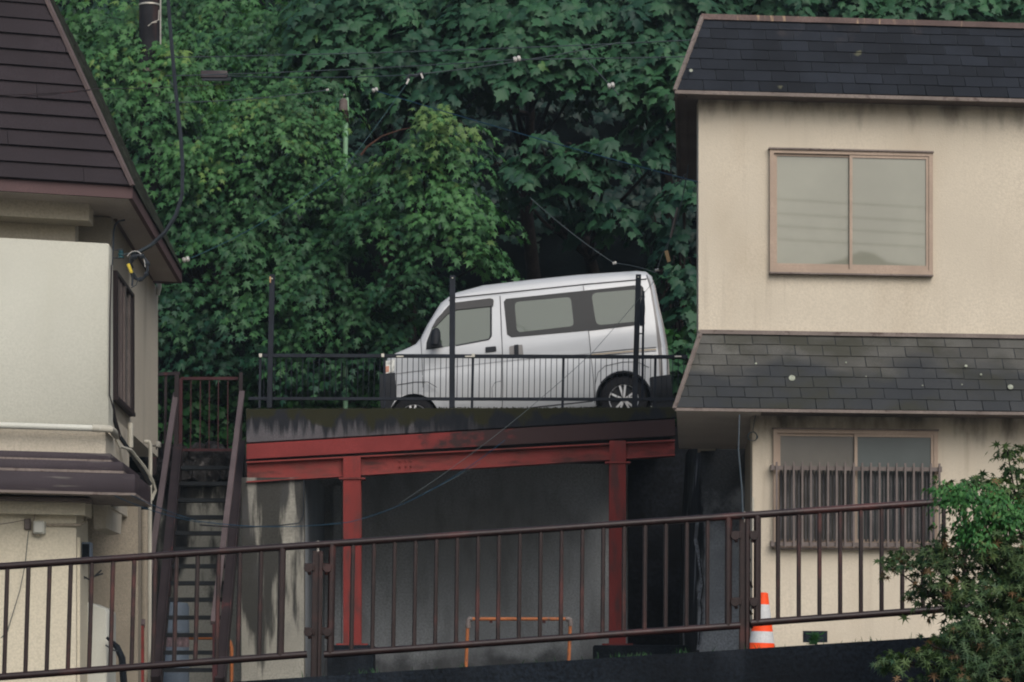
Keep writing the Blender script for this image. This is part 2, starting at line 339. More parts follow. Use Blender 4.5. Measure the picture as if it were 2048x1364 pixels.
link('roadside_kerb_wall', mb, m_plinth); tag(bpy.data.objects['roadside_kerb_wall'], 'long dark sloping kerb wall along the bottom edge, carrying the brown railing', 'kerb wall')
def hz(x, y):
    t = max(0, y-36.0); b = 2.85+.62*t if t < 9 else 2.85+5.58+(t-9)*.9
    return b+.25*math.sin(x*1.3+y)+.2*math.sin(y*2.1-x*.7) - (.25 if t == 0 else 0)
xs = list(np.linspace(-40, 45, 60)); ys = list(np.linspace(36.4, 62, 24))
sheet('hillside', xs, ys, hz, m_soil)
XL = P(487, 0, 33).x
sheet('upper_terrace', [-40, -12, XL-.02], [33.35, 36.4], lambda x, y: 2.9+.0*x, m_soil)

# ------------------------------------------------------------------ walls under the deck
w = thing('retaining_wall', 'grey concrete retaining wall behind the red pillars with beige stained end', 'retaining wall', P(950, 1400, 35.4))
mb = MB(); a = P(590, 0, 35.5).x; b = P(1283, 0, 35.5).x
mb.box((a, 35.5, -.1), (b-.1, 36.3, 3.05)); link('back_panel', mb, m_conc, w)
mb = MB(); mb.box((P(483, 0, 31.95).x, 31.95, -.1), (P(608, 0, 31.95).x, 32.15, Zat(955, 31.95))); link('end_panel', mb, m_beige, w)
mb = MB(); mb.box((P(608, 0, 31.95).x-.3, 32.15, -.1), (P(608, 0, 31.95).x-.003, 35.5, 2.75)); link('return_panel', mb, M('blue_grey_concrete', (.40, .44, .48), .95, .12, .8, .08, 40, .3, 30), w)
mb = MB(); mb.box((P(667, 0, 35.3).x, 35.3, -.1), (P(682, 0, 35.3).x, 35.497, 2.75)); link('stile', mb, m_conc, w)
mb = MB(); mb.box((P(200, 0, 33.3).x, 33.3, -.1), (P(483, 0, 31.95).x-.004, 33.7, Zat(945, 33.3))); 
o = link('stair_back_wall', mb, m_beige2); tag(o, 'beige concrete wall streaked with black stains behind the steep stair', 'wall')
mb = MB()
for i in range(70):
    px = random.uniform(300, 484); py = random.uniform(903, 950); r = random.uniform(.08, .17); c = P(px, py, 33.25)
    c.y = 33.22+random.uniform(-.03, .1)
    pr = [(0.001, -r*.7), (r*.8, -r*.45), (r, 0), (r*.75, r*.5), (.001, r*.7)]
    mb.lathe(c, (random.uniform(-.4, .4), 1, random.uniform(-.5, .5)), pr, 7)
o = link('stone_edging', mb, m_rock, smooth=20); tag(o, 'rough dark stones edging the terrace at the top of the stair', 'stone edging')
mb = MB()
mb.slab([P(1388, 1440, 31.0), P(1500, 1440, 31.0), P(1500, 860, 31.0), P(1405, 860, 31.0), P(1396, 1000, 31.0), P(1392, 1200, 31.0)], (0, 3, 0))
alley = link('alley_wall', mb, m_crack); tag(alley, 'blotched grey concrete wall with a pale crack beside the beige house', 'wall')
mb = MB()
def strip(pts, w, D):
    for (x0, y0), (x1, y1) in zip(pts[:-1], pts[1:]):
        a, b = P(x0, y0, D), P(x1, y1, D); mb.slab([a+V3((-w, 0, 0)), a+V3((w, 0, 0)), b+V3((w*.8, 0, 0)), b-V3((w*.8, 0, 0))], (0, -.004, 0))
strip([(1396, 1030), (1391, 1080), (1399, 1120), (1404, 1160), (1398, 1195), (1405, 1220), (1402, 1260), (1396, 1300)], .022, 30.996)
o = link('crack_patch', mb, M('lime_bloom', (.30, .32, .35), .95, .3, 8, .2, 60, .2, 60), alley)
mb = MB(); strip([(1402, 1060), (1400, 1120), (1407, 1170), (1401, 1205), (1404, 1225), (1400, 1262), (1397, 1290)], .006, 30.99)
link('crack', mb, M('crack_dark', BLK, .95, 0), alley)
mb = MB(); mb.box((P(1256, 0, 35.4).x, 35.3, -.1), (P(1600, 0, 35.8).x, 36.35, 3.5)); o = link('gap_shade_wall', mb, m_gapshade); tag(o, 'wall added deep in the gap between deck and beige house, shade painted as black', 'wall')  # added wall closing the gap, its shade is in the colour

# ------------------------------------------------------------------ parking deck on red steel
dk = thing('parking_deck', 'raised concrete parking deck on red steel beams and pillars carrying the silver van', 'parking deck', P(920, 1400, 32.5))
xl, xr = P(492, 0, 32).x, P(1352, 0, 32).x
zs = lambda x: 3.12+(x-P(828, 0, 33.4).x)*(.0953)
mb = MB(); mb.slab([(xl, 32.18, 2.83), (xr, 32.18, 3.14), (xr, 32.18, zs(xr)), (xl, 32.18, zs(xl))], (0, 4.1, 0)); link('slab', mb, m_kerb, dk)
mb = MB(); mb.slab([P(492, 886, 32), P(1352, 836, 32), P(1352, 815, 32), P(492, 818, 32)], (0, .17, 0)); link('kerb', mb, m_kerb, dk, bevel=.008)
def beam(yl0, yr0, yl1, yr1, D, flange, mat, name, x0=493, x1=1350):
    mb = MB(); a0, b0, a1, b1 = P(x0, yl0, D), P(x1, yr0, D), P(x0, yl1, D), P(x1, yr1, D)
    t = .016; up = V3((0, 0, t))
    mb.slab([a0+V3((0, .07, 0)), b0+V3((0, .07, 0)), b1+V3((0, .07, 0)), a1+V3((0, .07, 0))], (0, .014, 0))
    mb.slab([a0-up+V3((0, .0, 0)), b0-up+V3((0, .0, 0)), b0, a0], (0, flange, 0))
    mb.slab([a1+V3((0, .0, 0)), b1, b1+up, a1+up], (0, flange, 0))
    return link(name, mb, mat, dk)
beam(888, 838, 918, 871, 31.97, .1, m_redtop, 'edge_beam')
mb = MB(); mb.slab([P(493, 918, 31.93), P(1350, 871, 31.93), P(1350, 841, 31.93), P(493, 890, 31.93)], (0, .06, 0)); link('edge_plate', mb, m_redtop, dk)
beam(923, 879, 965, 911, 31.9, .2, m_red, 'main_beam')
for bx in (800, 812, 822, 1108, 1117):
    for k in range(3):
        yy = 921-(bx-800)*.05+k*11-(0 if bx < 1000 else 10); mb = MB(); mb.lathe(P(bx, yy, 31.955), (0, -1, 0), [(.013, 0), (.013, .012)], 6); link('bolt', mb, m_red, dk)
for px, top, wd in ((704.5, 914, 35), (1235, 882, 33)):
    mb = MB(); a = P(px-wd/2, 0, 31.93).x; b = P(px+wd/2, 0, 31.93).x; zt = Zat(top, 31.93); zb = Zat(1288, 31.93)
    mb.box((a, 31.88, zb), (b, 31.894, zt)); mb.box((a, 32.08, zb), (b, 32.094, zt)); mb.box(((a+b)/2-.006, 31.894, zb), ((a+b)/2+.006, 32.08, zt))
    link('pillar', mb, m_redpil, dk)
    mb = MB(); zc = Zat(top+45, 31.93); mb.box((a-.05, 31.86, zc), (b+.05, 32.1, zc+.018)); link('head_plate', mb, m_red, dk); mb = MB(); mb.box((a-.08, 31.86, zb-.015), (b+.08, 32.12, zb+.006)); link('base_plate', mb, m_red, dk)
    mb = MB(); f0, f1 = (655, 747) if px < 900 else (1188, 1375)
    mb.box((P(f0, 0, 31.8).x, 31.75, -.1), (P(f1, 0, 31.8).x, 32.3, zb-.016)); link('footing', mb, m_plinth, dk, bevel=.01)

# ------------------------------------------------------------------ deck fence
fn = thing('deck_fence', 'low black bar fence with three tall posts in front of the silver van', 'fence', P(930, 818, 32.07))
FD = 32.07
def ft(name, px0, py0, px1, py1, w, mat=m_fence, dd=0, h=None):
    mb = MB(); mb.bar(P(px0, py0, FD+dd), P(px1, py1, FD+dd), w, h or w, up=(0, 1, 0)); return link(name, mb, mat, fn, bevel=.003)
ft('top_rail', 519, 711, 1375, 714, .042); ft('bottom_rail', 497, 797, 1352, 799, .036)
i = 0
x = 528.0
while x < 1372:
    if not any(abs(x-q) < 5 for q in (543, 905, 1271, 772, 946, 1127, 1311)): ft('bar', x, 714, x-1, 797, .0085)
    x += 11.05
for x in (521, 769, 946, 1127, 1311): ft('short_post', x, 712, x-2 if x != 769 else x, 816, .03)
ft('tall_post', 544.5, 549, 539, 816, .062, h=.05); ft('tall_post', 905, 551, 904, 816, .066, h=.05); ft('tall_post', 1277, 549, 1269, 816, .062, h=.05)
for x in (521, 765.5, 946.5): ft('reflector', x-3, 711, x+3, 711, .042, m_white, -.028, .03)
for x in (800, 937, 1356): ft('reflector', x-7, 713, x+7, 713, .018, m_white, -.03, .02)
for x, y in ((544, 557), (905, 556), (1276.5, 554)): ft('post_bolt', x-1.3, y, x+1.3, y, .015, m_white, -.035, .01)
o = ft('post_bolt', 540.5, 553, 540.5, 566, .018, m_tag, -.03, .012); o['label'] = 'tan tag on the left tall post'
gp = thing('black_stay_pole', 'thin black stay pole with a bulky upper sleeve strapped beside the right tall fence post', 'pole', P(1285, 818, 31.98))
mb = MB(); mb.tube([P(1287, 582, 31.97), P(1286.5, 650, 31.97), P(1285, 760, 31.97), P(1284.5, 797, 31.97)], .014, 8); link('pole', mb, m_fence, gp)
mb = MB(); mb.tube([P(1286, 600, 31.97), P(1285, 616, 31.97), P(1284, 640, 31.97), P(1282, 652, 31.97)], [.02, .032, .03, .012], 8); link('sleeve', mb, m_fence, gp)
mb = MB(); mb.bar(P(1271, 668, 31.98), P(1286, 667, 31.98), .014, .014); mb.bar(P(1276, 592, 31.98), P(1290, 594, 31.98), .014, .014); link('strap', mb, m_fence, gp)

# ------------------------------------------------------------------ van
VD = 33.4
vo = P(1038, 866, VD); va = math.atan2(40, 420)
van = bpy.data.objects.new('parked_van', None); C.objects.link(van); van.location = vo; van.rotation_euler = (0, -va, 0); van['rawlocal'] = 1
tag(van, 'silver kei delivery van parked nose down on the deck behind the black fence', 'van')
ex = V3((math.cos(va), 0, math.sin(va))); ez = V3((-math.sin(va), 0, math.cos(va)))
def VL(px, py, y=0.0):
    p = P(px, py, VD)-vo; return V3((p.dot(ex), y, p.dot(ez)))
TUM = [(-1, .09), (.18, .07), (.30, .02), (.42, .002), (.62, 0), (.80, .004), (.86, .022), (.95, .024), (1.02, .026), (1.1, .036), (1.3, .075), (1.5, .12), (1.7, .165), (2.2, .24)]
def tum(z):
    for (a, u), (b, v) in zip(TUM[:-1], TUM[1:]):
        if z <= b: return u+(v-u)*(z-a)/(b-a)
    return .24
VWID = 1.475
def van_mesh(name, faces_verts, mat, parent=van, smooth=38, cut=True, offs=0, bev=0):
    """faces_verts: (verts, faces) with y=0 on the near side; bent to the van side section"""
    bm = bmesh.new(); vs = [bm.verts.new(v) for v in faces_verts[0]]
    for f in faces_verts[1]: bm.faces.new([vs[i] for i in f])
    bmesh.ops.remove_doubles(bm, verts=bm.verts, dist=1e-5)
    if cut:
        for z, _ in TUM[1:-1]:
            bmesh.ops.bisect_plane(bm, geom=bm.verts[:]+bm.edges[:]+bm.faces[:], plane_co=(0, 0, z), plane_no=(0, 0, 1), dist=1e-5)
    for v in bm.verts:
        k = tum(v.co.z)
        v.co.y += k*(1-2*min(1, max(0, v.co.y/VWID)))+offs
    bmesh.ops.recalc_face_normals(bm, faces=bm.faces)
    for f in bm.faces: f.smooth = True
    for e in bm.edges:
        if len(e.link_faces) == 2: e.smooth = e.calc_face_angle(0) < math.radians(smooth)
    me = bpy.data.meshes.new(name); bm.to_mesh(me); bm.free(); me.materials.append(mat)
    o = bpy.data.objects.new(name, me); C.objects.link(o); o.parent = parent; return o
cap = [(777, 838), (775, 800), (774, 760), (776, 735), (782, 717), (793, 708.5), (820, 697), (836, 689), (846, 675), (860, 648), (886, 607), (900, 595), (915, 590), (966, 584), (1062, 575), (1159, 564.5), (1268, 555), (1288, 553.5), (1297, 560), (1301, 580), (1307, 610), (1314, 645), (1321, 690), (1325, 748), (1330, 800), (1330, 824)]
full = [(768, 838), (765, 800), (766, 760), (768, 735), (773, 714), (784, 706.5), (818, 691.5), (830, 685), (840, 672.5), (853, 645), (880, 600), (896, 587.5), (911, 578.5), (966, 563.5), (1062, 552), (1159, 542), (1275, 534.5), (1294, 536), (1306, 546), (1311, 567), (1318, 607), (1326, 645), (1334, 690), (1338, 748), (1343, 800), (1343, 824)]
def arch(cx, cy, r, a0, a1, n=12): return [(cx+r*math.cos(math.radians(a0+(a1-a0)*k/n)), cy-r*math.sin(math.radians(a0+(a1-a0)*k/n))) for k in range(n+1)]
low = [(1304, 822)]+arch(1248, 798, 55, -12, 192)+[(1190, 813), (1040, 828), (886, 842)]+arch(828, 838, 51, -3, 183)
capo = cap+low; fullo = full+low
def offpt(c, f, t): return (c[0]+(f[0]-c[0])*t, c[1]+(f[1]-c[1])*t)
rings = [(capo, 0)]
for t, y in ((.45, .012), (.8, .045), (1, .13)): rings.append(([offpt(c, f, t) for c, f in zip(capo, fullo)], y))
rings += [(r, VWID-y) for r, y in reversed(rings)]
vs = []; fs = []; n = len(capo)
for r, y in rings: vs += [VL(px, py, y) for px, py in r]
for i in range(len(rings)-1):
    for k in range(n): fs.append((i*n+k, i*n+(k+1) % n, (i+1)*n+(k+1) % n, (i+1)*n+k))
fs += [tuple(range(n)), tuple((len(rings)-1)*n+k for k in range(n))]
van_mesh('body', (vs, fs), m_van)
def panel(name, pts, mat, proud=.004, th=.012, parent=van, y1=None):
    vs = [VL(x, y, 0) for x, y in pts]; m = len(vs)
    vs2 = [v+V3((0, th if y1 is None else y1, 0)) for v in vs]
    return van_mesh(name, (vs+vs2, [tuple(range(m)), tuple(range(2*m-1, m-1, -1))]+[(i, i+m, (i+1) % m+m, (i+1) % m) for i in range(m)]), mat, parent, offs=-proud)
def vline(name, pts, w, mat, proud=.003, parent=van):
    vs = []; fs = []
    pts = [VL(x, y) for x, y in pts]
    # subdivide so the strip follows the curved side
    q = []
    for a, b in zip(pts[:-1], pts[1:]):
        k = max(1, int((b-a).length/.05)); q += [a.lerp(b, i/k) for i in range(k)]
    q.append(pts[-1])
    for i, p in enumerate(q):
        d = (q[min(i+1, len(q)-1)]-q[max(i-1, 0)]).normalized(); nn = V3((-d.z, 0, d.x))*w/2
        vs += [p-nn, p+nn]
    fs = [(2*i, 2*i+1, 2*i+3, 2*i+2) for i in range(len(q)-1)]
    m = len(vs); vs += [v+V3((0, .004, 0)) for v in vs]
    fs += [tuple(j+m for j in f) for f in fs]
    return van_mesh(name, (vs, fs), mat, parent, cut=False, offs=-proud)
fd = panel('front_door', [(846, 712), (846, 690), (862, 655), (888, 612), (903, 600), (918, 596), (992, 588.5), (999, 596), (1003, 700), (1004, 790), (1000, 828), (905, 836), (893, 812), (872, 782), (850, 765)], m_van, .005)
sdoor = panel('sliding_door', [(1001, 590), (1165, 570), (1170, 585), (1180, 703), (1186, 760), (1188, 806), (1009, 826), (1006, 700)], m_van, .005)
vline('door_gap', [(841, 674), (844, 720), (846, 775)], .007, m_seam)
vline('door_gap', [(1000, 588), (1004.5, 700), (1005.5, 780), (1004, 826)], .008, m_seam, .0075)
vline('door_gap', [(1167, 567), (1172, 600), (1181.5, 705), (1187, 760), (1189, 806)], .007, m_seam, .0075)
vline('gutter', [(897, 597), (911, 591), (1030, 579), (1169, 564.5), (1268, 556), (1295, 553.5)], .012, m_seam, .006)
vline('door_rail', [(1183, 705.5), (1250, 699), (1313, 694)], .008, m_seam, .006)
vline('door_rail', [(1183, 709), (1250, 703), (1313, 698)], .014, m_gold, .006)
vline('door_rail', [(1183, 711.5), (1250, 706), (1313, 701.5)], .006, m_seam, .007)
vline('panel_line', [(790, 747), (830, 742), (930, 731), (1010, 722), (1100, 713), (1180, 707)], .010, M('crease_shade', (.28, .29, .30), .4, 0, 1, 0, space='obj', bump=0), .0075)
vline('panel_line', [(794, 770), (830, 764), (856, 764), (874, 775)], .007, m_seam, .006)
vline('panel_line', [(1190, 770), (1196, 745), (1210, 732), (1245, 724), (1275, 724), (1298, 735)], .006, m_seam, .006)
vline('fuel_flap', [(985, 800), (984, 775), (990, 765), (1003, 762)], .005, m_seam, .009)
vline('rear_corner_gap', [(1295, 545), (1304, 580), (1313, 640), (1318, 700), (1320, 752)], .008, m_seam, .0)
panel('rear_corner', [(1299, 548), (1303, 560), (1307, 585), (1316, 640), (1323, 690), (1326, 750), (1319, 751), (1316, 695), (1311, 640), (1303, 580)], m_vgrey, .003)
rc = panel('tailgate', [(1307, 552), (1312.5, 567), (1319.5, 607), (1328, 645), (1336, 690), (1340.5, 748), (1326, 750), (1322, 690), (1314, 640), (1305, 580)], m_vgrey, -.07, y1=VWID-.2)
panel('sill', [(893, 837), (1040, 822), (1190, 806), (1190, 812), (1040, 828), (890, 843)], m_van, .02)
vline('sill_shadow_line', [(990, 826), (1080, 813), (1186, 802)], .012, m_seam, .009)
band = panel('window_surround', [(1007.5, 600), (1012, 594), (1268, 567), (1284, 567), (1288, 572), (1290, 647), (1268, 649.5), (1181, 660), (1023, 674), (1014, 668)], m_vband, .009)
def rr(pts, r=7, n=4):
    out = []; m = len(pts)
    for i in range(m):
        p = V3((*pts[i], 0)); a = V3((*pts[i-1], 0)); b = V3((*pts[(i+1) % m], 0))
        pa = p+(a-p).normalized()*r; pb = p+(b-p).normalized()*r
        for k in range(n+1):
            t = k/n; q = pa*(1-t)**2+p*2*t*(1-t)+pb*t*t; out.append((q.x, q.y))
    return out
panel('window_pane', rr([(1029, 601), (1142, 590.5), (1148, 651), (1034, 664)], 9), m_vglass, .012, parent=band)
panel('window_pane', rr([(1183, 583), (1277, 575), (1281, 641), (1193, 650)], 12), m_vglass, .012, parent=band)
panel('front_window', [(852.5, 698.5), (853, 684), (864, 652), (879, 632), (898, 608.5), (911, 603), (981, 596), (983, 600), (983, 670), (978, 677.5), (911, 690), (879, 695)], m_vglass, .009, parent=fd)
panel('quarter_panel', [(852, 698.8), (852.5, 684), (863, 655), (870, 662), (886, 694)], m_vblack, .0115, parent=fd)
panel('window_seal', [(980, 600), (983.8, 600), (983.8, 671), (978.5, 678.8), (911, 691.5), (911, 689.5), (977, 676.5), (980, 669)], m_vblack, .0115, parent=fd)
panel('rain_visor', [(863, 654), (872, 637), (897, 607.5), (911, 601.5), (980, 593), (986, 595), (987.5, 599), (986.5, 608), (983, 609.5), (911, 617), (895, 625), (872, 650)], m_visor, .025, .02, parent=fd)
panel('door_handle', rr([(970.5, 694), (992, 692), (993, 702), (971, 704.5)], 2), m_vblack, .02, .018, parent=fd)
panel('handle_recess', rr([(1018, 692), (1045, 688), (1047, 712), (1019, 716)], 4), m_vgrey, .007, parent=sdoor)
panel('door_handle', rr([(1028, 689.5), (1037, 688.5), (1037.5, 712), (1028.5, 713)], 1.5), m_vblack, .022, .018, parent=sdoor)
mb = MB(); mb.lathe(VL(872, 676, -.12), V3((.15, .3, 1)), [(.001, -.13), (.05, -.115), (.062, -.03), (.055, .06), (.03, .105), (.001, .115)], 14); mb.bar(VL(874, 690, -.1), VL(866, 688, .06), .04, .04)
link('wing_mirror', mb, m_vblack, van, local=True)
panel('headlight', [(769, 722), (790, 718), (788, 742), (769, 748)], m_lamp, .01, y1=.2)
panel('indicator', [(769, 733), (778, 731), (778, 743), (769, 746)], m_amber, .0125, .01)
panel('front_bumper', [(760, 748), (790, 745), (793, 792), (786, 806), (779, 822), (777, 838), (764, 838), (760, 800)], m_vblack, .012, y1=VWID)
panel('rear_bumper', [(1299, 757), (1303, 754), (1341, 749), (1346, 790), (1347, 826), (1304, 830), (1305, 800)], m_vblack, .012, y1=VWID)
panel('arch_lip', arch(1248, 798, 57, -12, 192, 16)+arch(1248, 798, 53.5, 192, -12, 16), m_vblack, .008)
mb = MB(); a = VL(779, 838); b = VL(1336, 800)
mb.box((a.x, .26, .16), (b.x, VWID-.26, .8)); link('underbody', mb, m_vblack, van, local=True)
def wheel(px, py, y, sgn):
    c = VL(px, py, y); mb = MB(); R = .295
    mb.lathe(c, (0, sgn, 0), [(.18, 0), (.19, -.01), (.262, -.006), (.285, .01), (R, .04), (R, .13), (.28, .16), (.18, .165)], 36, cap=False)
    w = link('wheel', mb, m_tyre, van, local=True)
    mb = MB(); mb.lathe(c+V3((0, sgn*.03, 0)), (0, sgn, 0), [(.001, 0), (.17, .0), (.185, .02), (.185, .1)], 30); link('rim', mb, m_rimd, w, local=True)
    mb = MB(); mb.lathe(c, (0, sgn, 0), [(.172, .006), (.182, -.004), (.188, .004), (.176, .012)], 36, cap=False)
    for k in range(5):
        for s in (-1, 1):
            t = math.radians(90+72*k+s*11); t2 = math.radians(90+72*k+s*9); p0 = c+V3((math.cos(t2)*.035, sgn*.006, math.sin(t2)*.035)); p1 = c+V3((math.cos(t)*.176, sgn*.01, math.sin(t)*.176))
            mb.bar(p0, p1, .024, .014, up=(0, 1, 0))
    mb.lathe(c, (0, sgn, 0), [(.001, -.004), (.028, 0), (.034, .02)], 14)
    link('spokes', mb, m_rim, w, local=True)
for px, py in ((828, 838), (1248, 798)):
    wheel(px, py, .045, 1); wheel(px, py, VWID-.045, -1)

# ------------------------------------------------------------------ shingled roof slopes
def tiles(A, B, Ct, Dt, n, tw, th, stag=.5, jit=.0, gap=.004):
    """A,B bottom left/right, Ct,Dt top right/left."""
    A, B, Ct, Dt = map(Vector, (A, B, Ct, Dt)); u = (B-A).normalized(); up = (Dt-A); nrm = u.cross((up-u*up.dot(u)).normalized()).normalized()
    if nrm.y > 0: nrm = -nrm
    mb = MB()
    for i in range(n):
        t0, t1 = i/n, (i+1)/n+.12/n
        l0, r0, l1, r1 = A.lerp(Dt, t0), B.lerp(Ct, t0), A.lerp(Dt, min(1, t1)), B.lerp(Ct, min(1, t1))
        L0 = (l0-A).dot(u); R0 = (r0-A).dot(u); L1 = (l1-A).dot(u); R1 = (r1-A).dot(u)
        rowu = (l1-l0)-u*(l1-l0).dot(u)
        base = A+up.lerp(up, 1)*0+((l0-A)-u*(l0-A).dot(u))
        k = math.floor(min(L0, L1)/tw)-1; off = (i*stag % 1)*tw
        while True:
            a = k*tw+off; b = a+tw-gap; k += 1
            if a > max(R0, R1): break
            a0, b0, a1, b1 = max(a, L0), min(b, R0), max(a, L1), min(b, R1)
            if b0-a0 < .003 and b1-a1 < .003: continue
            b0 = max(b0, a0+.001); b1 = max(b1, a1+.001)
            j = random.uniform(-jit, jit); dn = rowu.normalized()*j; mb.cur = random.random()
            lo = nrm*(th*(1+random.uniform(-.2, .2))); hi = nrm*.003
            p = [base+u*a0+dn+lo, base+u*b0+dn+lo, base+rowu+u*b1+hi, base+rowu+u*a1+hi]
            q = [x-nrm*(th*1.4) for x in p]
            mb.add(p+q, [(0, 1, 2, 3), (0, 4, 5, 1), (0, 3, 7, 4), (1, 5, 6, 2)])
    return mb

# ------------------------------------------------------------------ right house
DR = lambda px: 27*(49000-1400)/(49000-px)
def FR(px, py, off=0.0): return P(px, py, DR(px)-off)
def frb(mb, x0, y0, x1, y1, off, th, x0b=None, x1b=None):      # facade aligned box given by pixel corners; y rows follow the facade perspective
    e = lambda x, y: y+(HZ-y)*(x-1400)/(49000-1400)*1.0
    mb.slab([FR(x0, e(x0, y1), off), FR(x1, e(x1, y1), off), FR(x1, e(x1, y0), off), FR(x0, e(x0, y0), off)], (0, th, 0)); return mb
rh = thing('beige_house', 'two storey beige stucco house with dark shingle mansard roof and shingle skirt', 'house', P(1750, 1405, 27.5))
XE = 2750
mb = MB(); frb(mb, 1397, 178, XE, 828, 0, .25); 
lw = FR(1397, 190); 
bk = V3(((1385-1024)/F, 1, 0))
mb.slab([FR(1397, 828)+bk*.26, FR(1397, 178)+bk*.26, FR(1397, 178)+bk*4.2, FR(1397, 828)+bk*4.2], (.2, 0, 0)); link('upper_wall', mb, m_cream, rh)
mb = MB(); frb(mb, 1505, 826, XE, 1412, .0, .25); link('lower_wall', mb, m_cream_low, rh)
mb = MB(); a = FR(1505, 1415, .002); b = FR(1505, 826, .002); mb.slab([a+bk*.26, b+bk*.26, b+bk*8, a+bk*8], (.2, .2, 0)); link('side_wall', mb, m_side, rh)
# overhang underside
zf = FR(1397, 822).z; a = FR(1397, 822); a2 = FR(1515, 822)
zf = FR(1400, 820, .44).z-.004; xq = FR(1354, 820, .44).x; mb = MB(); mb.slab([V3((xq, 26.62, zf)), V3((a2.x, 26.62, zf)), V3((a2.x, 26.62, zf))+bk*4.0, V3((xq, 26.62, zf))+bk*4.0], (0, 0, .003)); link('overhang_underside', mb, m_soff, rh)
# upper roof
zE = FR(1400, 188).z
def mansard(pbl, pbr, ptr, ptl, offb, offt, n, tw, name, mat):
    mb = tiles(FR(*pbl, offb), FR(*pbr, offb), FR(*ptr, offt), FR(*ptl, offt), n, tw, .012, .5, .004, .009)
    return link(name, mb, mat, rh)
ee = lambda x, y: y+(HZ-y)*(x-1400)/47600
mb = MB(); mb.slab([FR(1352, ee(1352, 181), .26), FR(XE, ee(XE, 181), .26), FR(XE, ee(XE, 34), -.25), FR(1405, ee(1405, 34), -.25)], (0, .5, 0)); link('roof_deck', mb, m_cable, rh)
mansard((1352, ee(1352, 181)), (XE, ee(XE, 181)), (XE, ee(XE, 36)), (1405, ee(1405, 36)), .27, -.24, 7, .277, 'roof', m_slate)
mb = MB(); mb.bar(FR(1350, ee(1350, 182), .28), FR(1405, ee(1405, 32), -.23), .035, .03); link('hip_trim', mb, m_rtrim, rh)
mb = MB(); mb.slab([FR(1403, ee(1403, 38), -.20), FR(XE, ee(XE, 38), -.20), FR(XE, ee(XE, 27), -.21), FR(1403, ee(1403, 27), -.21)], (0, .35, 0)); link('ridge_cap', mb, m_cap, rh)
mb = MB(); frb(mb, 1350, 181, XE, 188, .285, .04); link('eave_fascia', mb, m_rtrim, rh)
zE = FR(1400, ee(1400, 187), .26).z
xa = FR(1352, 187, .26).x; pe = FR(XE, 187, .26)
mb = MB(); A = V3((xa, 26.74, zE)); mb.slab([A, V3((pe.x, pe.y, zE)), V3((pe.x, pe.y+.5, zE)), V3((xa+.3, 27.2, zE)), V3((xa+.3, 27.2, zE))+bk*4.1, A+bk*4.4], (0, 0, .03)); link('soffit', mb, m_dsoff, rh)
mb = MB(); mb.slab([A+V3((-.012, 0, -.03)), A+V3((-.012, 0, .06)), A+bk*4.4+V3((-.012, 0, .06)), A+bk*4.4+V3((-.012, 0, -.03))], (.024, 0, 0)); mb.slab([A+V3((.10, .1, -.015)), A+V3((.115, .1, -.015)), A+bk*4.3+V3((.115, 0, -.015)), A+bk*4.3+V3((.10, 0, -.015))], (0, 0, .015)); link('side_fascia', mb, m_dsoff, rh)
B0 = FR(1352, ee(1352, 181), .26); B1 = FR(1405, ee(1405, 34), -.25)
mb = MB(); mb.slab([B0, B0+bk*4.4, B1+bk*3.6, B1], (.1, 0, 0)); link('side_roof_slope', mb, m_slate, rh)
# skirt roof
mb = MB(); mb.slab([FR(1352, ee(1352, 816), .44), FR(XE, ee(XE, 816), .44), FR(XE, ee(XE, 665), .01), FR(1401, ee(1401, 665), .01)], (0, .3, 0)); link('skirt_deck', mb, m_cable, rh)
mansard((1352, ee(1352, 816)), (XE, ee(XE, 816)), (XE, ee(XE, 667)), (1401, ee(1401, 667)), .45, .02, 7, .277, 'skirt_roof', m_skirt)
mb = MB(); mb.bar(FR(1349, ee(1349, 818), .46), FR(1401, ee(1401, 666), .03), .035, .03); link('hip_trim', mb, m_rtrim, rh)
mb = MB(); frb(mb, 1399, 659, XE, 667, .05, .05); link('skirt_flashing', mb, m_rtrim, rh)
mb = MB(); frb(mb, 1350, 816, XE, 822, .46, .035); link('skirt_fascia', mb, m_rtrim, rh)
zS = FR(1400, ee(1400, 820), .44).z; xa = FR(1352, 820, .44).x; pe = FR(XE, 820, .44)
mb = MB(); mb.slab([V3((xa, 26.56, zS)), V3((pe.x, pe.y, zS)), V3((pe.x, pe.y+.5, zS)), V3((xa+.1, 27.1, zS))], (0, 0, .03)); link('skirt_soffit', mb, m_dsoff, rh)
B0 = FR(1352, ee(1352, 816), .44); B1 = FR(1401, ee(1401, 665), .01)
mb = MB(); mb.slab([B0, B0+bk*3.8, B1+bk*3.3, B1], (.1, 0, 0)); link('side_skirt_slope', mb, m_skirt, rh)
random.seed(3)
for px, py, r in ((1584, 756, 7), (2021, 774, 6), (1512, 727, 2.3), (1692, 725, 2), (1932, 732, 3.2), (1962, 749, 2.5), (1924, 769, 1.6), (1845, 771, 1.5), (1732, 753, 1.3), (1382, 141, 4)):
    t = (816-py)/150; D = DR(px)-(.45*(1-t)+.02*t)-.012 if py > 300 else DR(px)-.20
    q = P(px, py, D); nn = V3((0, -.9, .42)).normalized()
    mb = MB(); pr = [(r*.0046, -.002), (r*.0046, .003), (.001, .005)]; mb.lathe(q, nn, pr, 9); link('lichen_spot', mb, m_lich, rh)
